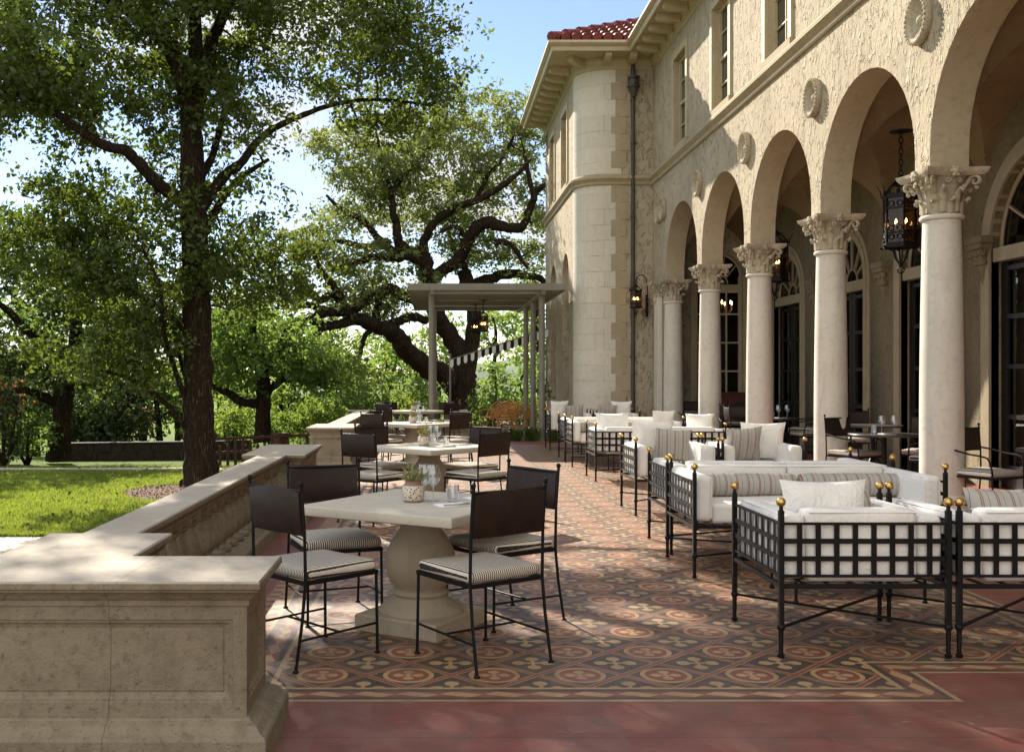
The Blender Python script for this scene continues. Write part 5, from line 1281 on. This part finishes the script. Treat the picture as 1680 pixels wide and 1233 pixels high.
B2 = [(700, 285, 130, 50, 36.5, 3, 58), (815, 285, 75, 50, 36.5, 3, 42), (640, 245, 110, 55, 36.5, 3, 48), (555, 372, 55, 36, 34.5, 2.4, 22), (850, 215, 45, 60, 36.5, 2.6, 36), (775, 190, 95, 55, 37, 3, 44), (600, 300, 70, 60, 36, 2.6, 34), (585, 455, 60, 20, 34, 2, 12),
      (880, 350, 28, 55, 36, 2, 22), (870, 425, 30, 40, 37, 1.6, 12), (655, 352, 110, 20, 37.5, 2.5, 18), (795, 346, 85, 18, 36.5, 2.4, 14), (548, 622, 50, 22, 33, 1.6, 18), (520, 600, 40, 26, 32.5, 1.6, 16), (560, 250, 60, 50, 36, 2.4, 26), (700, 205, 80, 40, 37, 2.6, 24), (500, 410, 50, 40, 33, 2, 22), (470, 480, 40, 28, 32, 1.6, 14), (615, 450, 100, 55, 35, 2.4, 40), (800, 420, 75, 45, 36.5, 2.2, 28), (590, 500, 90, 26, 33.5, 2, 26), (740, 390, 90, 40, 37.5, 2.4, 26), (690, 330, 130, 40, 37, 2.6, 34), (660, 480, 60, 24, 36, 1.6, 12)]
tree('live_oak', 'spreading live oak with dark gnarled limbs behind the pergola', 'tree', T2, B2, .15, 'leaf_oak', 'bark2', 5, per=80, cr=.52, twig=.035, jit=.22, asp=.5, flat=.5)
# darker oaks on the far lawn
T3 = [(L3([(97, 752, 26), (98, 700, 26), (103, 655, 26), (112, 615, 26), (124, 560, 26), (124, 500, 26), (120, 440, 26), (118, 380, 26)]), [.34, .27, .26, .23, .18, .14, .11, .07]),
      (L3([(98, 660, 26), (70, 652, 25.6), (40, 640, 25.2), (-10, 645, 25)]), [.15, .12, .09, .05]), (L3([(110, 620, 26), (75, 570, 25.6), (48, 545, 25.3), (28, 525, 25), (4, 503, 24.8), (-30, 495, 24.6)]), [.16, .12, .11, .10, .08, .05]),
      (L3([(112, 620, 26), (150, 590, 26.4), (190, 575, 26.8), (230, 560, 27)]), [.14, .11, .08, .05])]
B3 = [(30, 430, 80, 55, 25.5, 2.5, 34), (110, 480, 80, 60, 26, 2.5, 38), (55, 580, 75, 34, 25.5, 2, 26), (150, 610, 80, 30, 26.4, 2, 26), (200, 545, 60, 50, 27, 2, 26), (-40, 540, 60, 70, 25, 2, 26), (-40, 400, 70, 60, 25, 2, 26)]
tree('oak', 'dark oak with a thick black trunk at the left edge of the lawn', 'tree', T3, B3, .15, 'leaf_dark', 'bark2', 8, per=75, cr=.58)
T4 = [(L3([(430, 725, 27), (431, 690, 27), (432, 650, 27), (430, 610, 27), (422, 575, 27), (415, 545, 27), (420, 500, 27)]), [.26, .205, .20, .20, .14, .10, .06]),
      (L3([(428, 658, 27), (410, 662, 26.8), (392, 656, 26.6), (370, 642, 26.4), (346, 632, 26.2), (322, 628, 26)]), [.14, .125, .115, .10, .08, .05]), (L3([(436, 645, 27), (452, 630, 27.1), (472, 620, 27.2), (500, 622, 27.4), (525, 632, 27.5)]), [.12, .10, .085, .065, .04]), (L3([(436, 612, 27), (448, 590, 27), (460, 570, 27), (468, 540, 27)]), [.12, .10, .08, .05])]
B4 = [(420, 545, 85, 45, 27, 2.5, 50), (380, 610, 50, 30, 26.5, 1.6, 20), (495, 590, 60, 38, 27.4, 2, 34), (540, 605, 50, 34, 27.6, 1.6, 22), (360, 560, 50, 40, 26.5, 2, 24)]
tree('oak', 'smaller oak with low bent limbs right of the big trunk, behind the picket fence', 'tree', T4, B4, .15, 'leaf_mid', 'bark2', 9, per=75, cr=.55)
# woodland edge: every tree of its own
WOOD = [(385, 655, 40, 55, 33, 'leaf_bright', 'bright thin tree behind the picket fence, left of the small oak', 1), (470, 660, 45, 58, 34, 'leaf_bright', 'bright green tree right of the small oak', 1), (535, 668, 45, 50, 36, 'leaf_mid', 'mid green tree under the lowest oak limb', 1),
        (590, 640, 45, 65, 40, 'leaf_bright', 'sunlit round tree below the tip of the big oak limb', 1), (640, 625, 45, 75, 42, 'leaf_mid', 'leafy tree filling the gap under the arching oak limb', 1), (690, 640, 40, 70, 44, 'leaf_mid', 'green tree showing left of the front pergola post', 1),
        (715, 560, 40, 70, 50, 'leaf_bright', 'pale sunlit tree high behind the fork of the live oak', 0), (815, 640, 45, 60, 42, 'leaf_mid', 'dense green tree between live oak trunk and rattan chairs', 1), (862, 630, 40, 75, 44, 'leaf_bright', 'bright tree behind the right pergola posts', 1), (815, 545, 55, 55, 54, 'leaf_bright', 'tall pale tree behind the striped bunting', 0), (885, 520, 40, 70, 56, 'leaf_bright', 'tall pale tree against the villa corner', 0),
        (545, 560, 60, 50, 52, 'leaf_bright', 'far sunlit tree under the left oak limbs', 0), (460, 575, 55, 50, 54, 'leaf_bright', 'far sunlit tree behind the small oak crown', 0), (630, 570, 50, 40, 56, 'leaf_mid', 'far rounded tree between the oak limbs', 0),
        (355, 600, 45, 60, 46, 'leaf_mid', 'tree directly right of the big trunk in the distance', 1), (235, 605, 60, 50, 44, 'leaf_dark', 'dark tree left of the big trunk in the distance', 1), (165, 640, 50, 70, 33, 'leaf_dark', 'dark shaded tree right of the black oak trunk, before the low wall', 1), (210, 655, 40, 55, 32, 'leaf_dark', 'second dark shaded tree, left of the sunny gap', 1), (290, 655, 30, 42, 36, 'leaf_bright', 'thin bright sapling in the sunny gap left of the big trunk', 1), (20, 615, 70, 50, 38, 'leaf_dark', 'dark tree at the far left edge behind the lawn', 1), (-45, 600, 60, 80, 33, 'leaf_dark', 'dark tree cut by the left edge', 1), (135, 690, 45, 36, 31.5, 'leaf_dark', 'low dark tree right behind the black oak trunk', 1), (185, 692, 40, 34, 31, 'leaf_dark', 'low dark tree above the middle of the garden wall', 1), (262, 640, 45, 34, 33, 'leaf_dark', 'dark leaning tree over the sunny gap', 0), (60, 650, 60, 40, 32, 'leaf_dark', 'dark tree between the red-leaved shrub and the black oak', 1), (120, 560, 70, 50, 46, 'leaf_mid', 'tree behind the black oak crown', 0), (300, 560, 60, 50, 50, 'leaf_mid', 'distant tree behind the big trunk', 0), (60, 520, 60, 40, 70, 'leaf_mid', 'faraway tree on the left skyline', 0)]
for i, (x, y, rx, ry, d, lm, lab, low) in enumerate(WOOD):
    c = IP(x, y, d); zb = ground_z(c.x, d)-.05; s = d/F; rr = random.Random(40+i); base = Vector((c.x, d, zb)); top = c.z+ry*s*.55
    pts = [base, base.lerp(Vector((c.x, d, top)), .4)+Vector((rr.uniform(-.2, .2), 0, 0)), Vector((c.x+rr.uniform(-.3, .3), d, c.z)), Vector((c.x+rr.uniform(-.4, .4), d, top))]
    r = .09+.002*(d-30)
    lim = [(pts, [r*1.4, r, r*.7, r*.25])]
    for k in range(4): a = rr.uniform(0, 6.28); q = pts[1].lerp(pts[2], rr.uniform(0, .9)); e = q+Vector((math.cos(a)*rx*s*.8, math.sin(a)*rx*s*.8, rr.uniform(.3, 1)*ry*s*.6)); lim.append(([q, q.lerp(e, .5)+Vector((0, 0, .15)), e], [r*.55, r*.4, r*.12]))
    n = int(14+rx*ry*s*s*5.2); n = min(n, 60)
    bl = [(x, y, rx, ry, d, rx*s*.9, n)]
    if low: bl.append((x, y+ry*.75, rx*1.05, ry*.5, d, rx*s, int(n*.45)))
    tree('woodland_tree', lab, 'tree', lim, bl, .17+.0022*(d-30), lm, 'bark2', 60+i, per=58, cr=.62*(.8+.006*d), group='trees of the woodland edge', twig=.03, sides=6)
# shrubs
SHR = [(45, 705, 45, 40, 25, 'leaf_mid', 'rounded olive green shrub left of the black oak trunk'), (5, 690, 40, 55, 24, 'leaf_dark', 'dark shrub cut by the left edge of the lawn'), (12, 655, 22, 18, 27, 'leaf_red', 'red-leaved shrub at the left edge'), (235, 690, 14, 16, 34, 'leaf_red', 'small reddish bush in the sunny gap'), (520, 690, 40, 30, 29, 'leaf_bright', 'bright bush behind the far balustrade pier'), (600, 655, 40, 30, 31, 'leaf_mid', 'green bush behind the back corner of the balustrade'), (680, 660, 45, 30, 32, 'leaf_bright', 'sunlit bush behind the farthest stone table'), (800, 680, 35, 32, 31, 'leaf_mid', 'green bush left of the rattan chairs'), (450, 700, 40, 28, 28.5, 'leaf_mid', 'green bush along the picket fence'), (385, 700, 30, 28, 29, 'leaf_bright', 'bright bush behind the pickets'), (860, 690, 30, 35, 33, 'leaf_mid', 'bush behind the pergola posts')]
for i, (x, y, rx, ry, d, lm, lab) in enumerate(SHR):
    c = IP(x, y, d); zb = ground_z(c.x, d)-.05; s = d/F; rr = random.Random(90+i); base = Vector((c.x, d, zb)); lim = [([base, Vector((c.x, d, (zb+c.z)/2)), c], [.06, .045, .02])]
    for k in range(5): a = rr.uniform(0, 6.28); lim.append(([base, base.lerp(c, .5)+Vector((math.cos(a), math.sin(a), 0))*rx*s*.4, c+Vector((math.cos(a)*rx*s*.7, math.sin(a)*rx*s*.7, rr.uniform(-.2, .5)*ry*s))], [.04, .03, .012]))
    tree('shrub', lab, 'shrub', lim, [(x, y, rx, ry, d, rx*s, int(20+rx*ry*s*s*30))], .10, lm, 'bark2', 120+i, per=60, cr=.30, group='shrubs at the edge of the lawn', twig=.012, sides=5, flat=.8)

# ================================================================ GARDEN STRUCTURES
def pergola():
    t = thing('pergola', 'grey painted metal pergola with flat slatted roof beyond the terrace', 'pergola', (0, 0, 0)); zp = 3.62
    m = MB(); n = 34
    for k in range(n): y = 23.55+7.0*k/(n-1); m.box((1.29, y, zp), (3.62, .135, .028), rot=Matrix.Rotation(R(-42), 3, 'X'))
    m.build('slatted_roof', M['metal_grey'], t, smooth=False)
    for x in (-.535, 3.115): m = MB(); m.bar((x, 23.45, zp), (x, 30.65, zp), .02, .15); m.build('fascia', M['metal_grey'], t, smooth=False)
    for y in (23.44, 30.66): m = MB(); m.bar((-.545, y, zp), (3.125, y, zp), .02, .152); m.build('fascia', M['metal_grey'], t, smooth=False)
    m = MB(); m.tube([(0, 23.75, zp-.10), (0, 30.6, zp-.10)], .06, 10); m.build('beam', M['metal_grey'], t); m = MB(); m.tube([(2.62, 23.75, zp-.10), (2.62, 30.6, zp-.10)], .06, 10); m.build('beam', M['metal_grey'], t)
    for (x, y, r) in ((-.01, 24.15, .075), (.06, 29.9, .07), (2.64, 24.3, .075), (2.62, 26.2, .07), (2.62, 28.2, .07)): m = MB(); m.tube([(x, y, -.03), (x, y, zp-.11)], r, 14); m.lathe([(r*1.6, -.03), (r*1.6, -.01), (r, .0)], 14, (x, y, 0)); m.build('post', M['metal_grey'], t)
    m = MB(); m.tube([(.55, 30.9, -.6), (.55, 30.9, 2.25)], .03, 8); m.build('post', M['metal_grey'], t)
    for y in (24.4, 26.6, 28.8): m = MB(); m.bar((0, y, zp-.06), (2.62, y, zp-.06), .05, .06); m.build('cross_beam', M['metal_grey'], t, smooth=False)
pergola()
lp = lantern('small black lantern hanging under the pergola roof', .13, .36, .28, False); lp.location = (1.30, 25.6, 3.20)
lp2 = copy_tree(lp, None, (1.18, 27.4, 3.22), .5, 'second small lantern under the pergola, behind and left of the first')
# striped awning edge strung from the thin post towards the villa
def bunting():
    A_, B_ = Vector((.55, 30.85, 2.06)), Vector((3.33, 28.9, 2.92)); t = thing('striped_valance', 'black and white scalloped valance sloping up from the thin pergola post to the villa', 'valance', tuple(A_)); n = 27
    for c, mt in ((0, 'whitep'), (1, 'iron')):
        m = MB()
        for k in range(c, n, 2):
            a = (B_-A_)*(k/n); b = (B_-A_)*((k+1)/n); q = [a, b, b+Vector((0, 0, -.20)), (a+b)/2+Vector((0, 0, -.26)), a+Vector((0, 0, -.20))]; e = Vector((.57, .82, 0))*.004
            m.add([p+e for p in q]+[p-e for p in q], [(0, 1, 2, 3, 4), (9, 8, 7, 6, 5)]+[(i, i+5, (i+1) % 5+5, (i+1) % 5) for i in range(5)])
        m.build('cloth_stripes', M[mt], t, smooth=False)
    m = MB(); m.tube([Vector((0, 0, 0)), B_-A_], .018, 6); m.build('rail', M['metal_grey'], t)
bunting()
def rattan(label):
    t = thing('rattan_chair', label, 'chair', group='rattan chairs under the pergola'); 
    m = MB(); m.lathe([(.001, .42), (.23, .42), (.235, .44), (.22, .455), (.001, .45)], 20); m.build('seat', M['rattan'], t)
    m = MB()
    for k, (w, h) in enumerate(((.30, .90), (.25, .82), (.19, .74), (.13, .66))):
        m.tube([(-w, -.02 if k == 0 else -.16, .44), (-w*1.02, -.12-.05*(k > 0), .44+(h-.44)*.45), (-w*.75, -.235, .44+(h-.44)*.82), (0, -.27, h), (w*.75, -.235, .44+(h-.44)*.82), (w*1.02, -.12-.05*(k > 0), .44+(h-.44)*.45), (w, -.02 if k == 0 else -.16, .44)], .014, 6)
    for x in (-.08, 0, .08): m.tube([(x, -.20, .44), (x, -.262, .86-abs(x))], .009, 5)
    for zz in (.55, .66): m.tube([(-.28, -.1, zz), (-.18, -.22, zz), (0, -.25, zz), (.18, -.22, zz), (.28, -.1, zz)], .010, 5)
    for s in (-1, 1): m.tube([(s*.30, -.10, .66), (s*.31, .05, .655), (s*.29, .18, .62), (s*.22, .20, .44)], .014, 6)
    m.build('backrest', M['rattan'], t)
    for (x, y) in ((-.19, -.17), (.19, -.17), (-.19, .17), (.19, .17)): m = MB(); m.tube([(x, y, .43), (x*1.2, y*1.2, .005)], .014, 6); m.build('leg', M['rattan'], t)
    m = MB(); m.tube([(-.2, -.18, .15), (.2, .18, .15)], .009, 5); m.tube([(-.2, .18, .151), (.2, -.18, .151)], .009, 5); m.build('stretcher', M['rattan'], t); return t
r0 = rattan('nearest rattan chair with arched back, its back turned to us, left of the pergola posts'); r0.location = (1.95, 27.0, -.03)
for (x, y, a, l) in ((2.36, 27.4, -10, 'rattan chair partly hidden by the middle pergola post'), (1.62, 28.3, 60, 'rattan chair at the left end of the group under the pergola'), (2.2, 28.9, 170, 'rattan chair at the back of the group, facing us'), (2.95, 27.6, -30, 'rattan chair closest to the villa wall, behind the front pergola post')): copy_tree(r0, None, (x, y, -.03), R(a), l)
def tuft(label, loc, n, h, sp, mt, seed):
    rr = random.Random(seed); t = thing('garden_plant', label, 'plant', loc, 0, 'low plants at the foot of the pergola'); m = MB()
    for k in range(n):
        a = rr.uniform(0, 6.28); r0 = rr.uniform(0, sp*.45); b = Vector((r0*math.cos(a), r0*math.sin(a), 0)); L_ = rr.uniform(.6, 1.1)*h; o = rr.uniform(.2, .9)*sp; w = .012; s = Vector((-math.sin(a), math.cos(a), 0))*w; dr = Vector((math.cos(a), math.sin(a), 0))
        p1 = b+dr*o*.4+Vector((0, 0, L_*.75)); p2 = b+dr*o+Vector((0, 0, L_*.8)); m.add([b-s, b+s, p1+s, p1-s, p2], [(0, 1, 2, 3), (3, 2, 4)])
    m.build('leaves', M[mt], t, smooth=False)
for i, (x, y, n, h, sp, l) in enumerate(((2.0, 24.5, 110, .38, .42, 'grassy clump left of the front pergola post'), (2.42, 24.35, 110, .42, .40, 'grassy clump at the foot of the front pergola post'), (2.95, 24.5, 80, .34, .34, 'low leafy clump between pergola post and the farthest armchairs'), (1.5, 24.6, 80, .30, .36, 'low leafy clump behind the second stone table chairs'))): tuft(l, (x, y, -.03), n, h, sp, 'leaf_mid', i+3)
tree('climbing_plant', 'thin climbing plant on the villa corner behind the front pergola post', 'plant', [(L3([(893, 708, 25.5), (896, 680, 25.5), (893, 650, 25.5), (897, 620, 25.5)]), [.03, .025, .02, .01])], [(895, 665, 9, 45, 25.5, .12, 26)], .07, 'leaf_bright', 'bark2', 200, per=14, cr=.10, twig=.006, sides=5)
# low dark wall and picket fence
def gwall():
    t = thing('garden_wall', 'low dark stone garden wall behind the lawn, between black oak and big trunk', 'wall', (0, 0, 0)); m = MB(); rr = random.Random(4)
    a, b = Vector((-10.2, 27.6)), Vector((-5.2, 28.8)); n = 34
    for row in range(4):
        for k in range(n):
            q = a.lerp(b, (k+.5*(row % 2))/n); z = -1.12+.20*row; m.box((q.x, q.y+rr.uniform(-.02, .02), z+.09), (.149, .30, .196), rz=.235)
    m.build('stonework', M['darkstonewall'], t, smooth=False)
    m = MB(); m.bar((a.x, a.y, -.295), (b.x, b.y, -.295), .36, .05); m.build('coping', M['darkstonewall'], t, smooth=False)
M['darkstonewall'] = mat_plain('dark_field_stone', (.035, .026, .019), .9, 0, .4, 8, .01, 30, 'pos')
gwall()
M['redwood'] = mat_plain('weathered_red_wood', (.075, .030, .020), .8, 0, .4, 12, .003, 40, 'pos')
def fence():
    t = thing('picket_fence', 'dark reddish wooden picket fence right of the big trunk at the far lawn', 'fence', (0, 0, 0)); rr = random.Random(2)
    P = lambda f: Vector((-5.65+4.0*f, 24.2+3.4*f, 0))
    for z in (-.32, .02): a, b = P(0), P(1); m = MB(); m.bar((a.x, a.y+.035, z), (b.x, b.y+.035, z), .03, .07); m.build('rail', M['redwood'], t, smooth=False)
    m0 = None
    for k in range(26):
        p = P(k/25); h = .62+.10*math.sin(k*1.3)+rr.uniform(-.03, .03); m = MB(); zb = ground_z(p.x, p.y); m.add([(-.035, -.012, 0), (.035, -.012, 0), (.035, -.012, h-.05), (0, -.012, h), (-.035, -.012, h-.05), (-.035, .012, 0), (.035, .012, 0), (.035, .012, h-.05), (0, .012, h), (-.035, .012, h-.05)], [(0, 1, 2, 3, 4), (9, 8, 7, 6, 5)]+[(i, i+5, (i+1) % 5+5, (i+1) % 5) for i in range(5)])
        m.build('picket', M['redwood'], t, smooth=False, loc=(p.x, p.y, zb), rz=.70)
    for f in (.04, .44, .97): p = P(f); m = MB(); zb = ground_z(p.x, p.y); m.b2(-.15, .15, -.15, .15, 0, .72); m.b2(-.18, .18, -.18, .18, .721, .78); m.build('post', M['redwood'], t, smooth=False, loc=(p.x, p.y+.25, zb), rz=.7)
fence()
# faraway wooded hill on the left skyline
def hill():
    mb = MB(); n = 60
    for i in range(n+1):
        x = -260+5.2*i; h = 9+7*math.sin(i*.11+.6)+1.2*math.sin(i*.9)+.7*math.sin(i*2.3)
        for j in range(5): mb.v.append((x, 260+22*j, -3+(h)*(math.sin(math.pi*.5*j/4))))
    for i in range(n):
        for j in range(4): a = i*5+j; mb.f.append((a, a+5, a+6, a+1))
    mb.build('hills', M['hillmat'], kind='structure')
M['hillmat'] = mat_plain('wooded_hill', (.08, .12, .07), .95, 0, .35, .12, .6, .5, 'pos')
hill()
# grass blades on the near lawn
def grass():
    n = 120000; u = RNG.uniform(0, 1, n); y = 11.75+12.5*u**1.6; x = -2.15-RNG.uniform(0, 1, n)*(.34*y+3.5)
    y2 = 20.6+2.0*np.sin((x+26)/23.9*1.45); keep = ~((y > y2-.05) & (y < y2+1.2)); c = IP(330, 800, 16.4); keep &= ((x-c.x-.1)**2+(y-c.y)**2) > 1.30**2
    keep &= ~((y > 12) & (y < 16.1) & (x > -2.75)); x, y = x[keep], y[keep]; n = len(x)
    z = np.array([ground_z(a, b) for a, b in zip(x, y)]); h = RNG.uniform(.03, .06, n)*np.where(y > 17, .7, 1.15); w = RNG.uniform(.005, .009, n)*(1+.05*y); a = RNG.uniform(0, 6.28, n)
    V = np.empty((n, 3, 3)); dx, dy = np.cos(a)*w, np.sin(a)*w; lx, ly = RNG.normal(size=n)*.02, RNG.normal(size=n)*.02
    V[:, 0] = np.stack([x-dx, y-dy, z], 1); V[:, 1] = np.stack([x+dx, y+dy, z], 1); V[:, 2] = np.stack([x+lx, y+ly, z+h], 1)
    o = quads_mesh('grass', V.reshape(-1, 3), 3, M['blade']); o['kind'] = 'stuff'
    k = 500; y = 11.9+9*RNG.uniform(0, 1, k)**1.4; x = -2.3-RNG.uniform(0, 1, k)*(.34*y+3); C = np.stack([x, y, np.full(k, -.30)], 1)
    o = quads_mesh('fallen_leaves', leafquads(C, RNG.normal(size=(k, 3))*[.4, .4, 1], .06, .6), 4, M['mulch']); o['kind'] = 'stuff'
M['blade'] = mat_leaf('grass_blade', (.12, .18, .020), (.17, .22, .032), (.30, .37, .045), .8, .45)
grass()
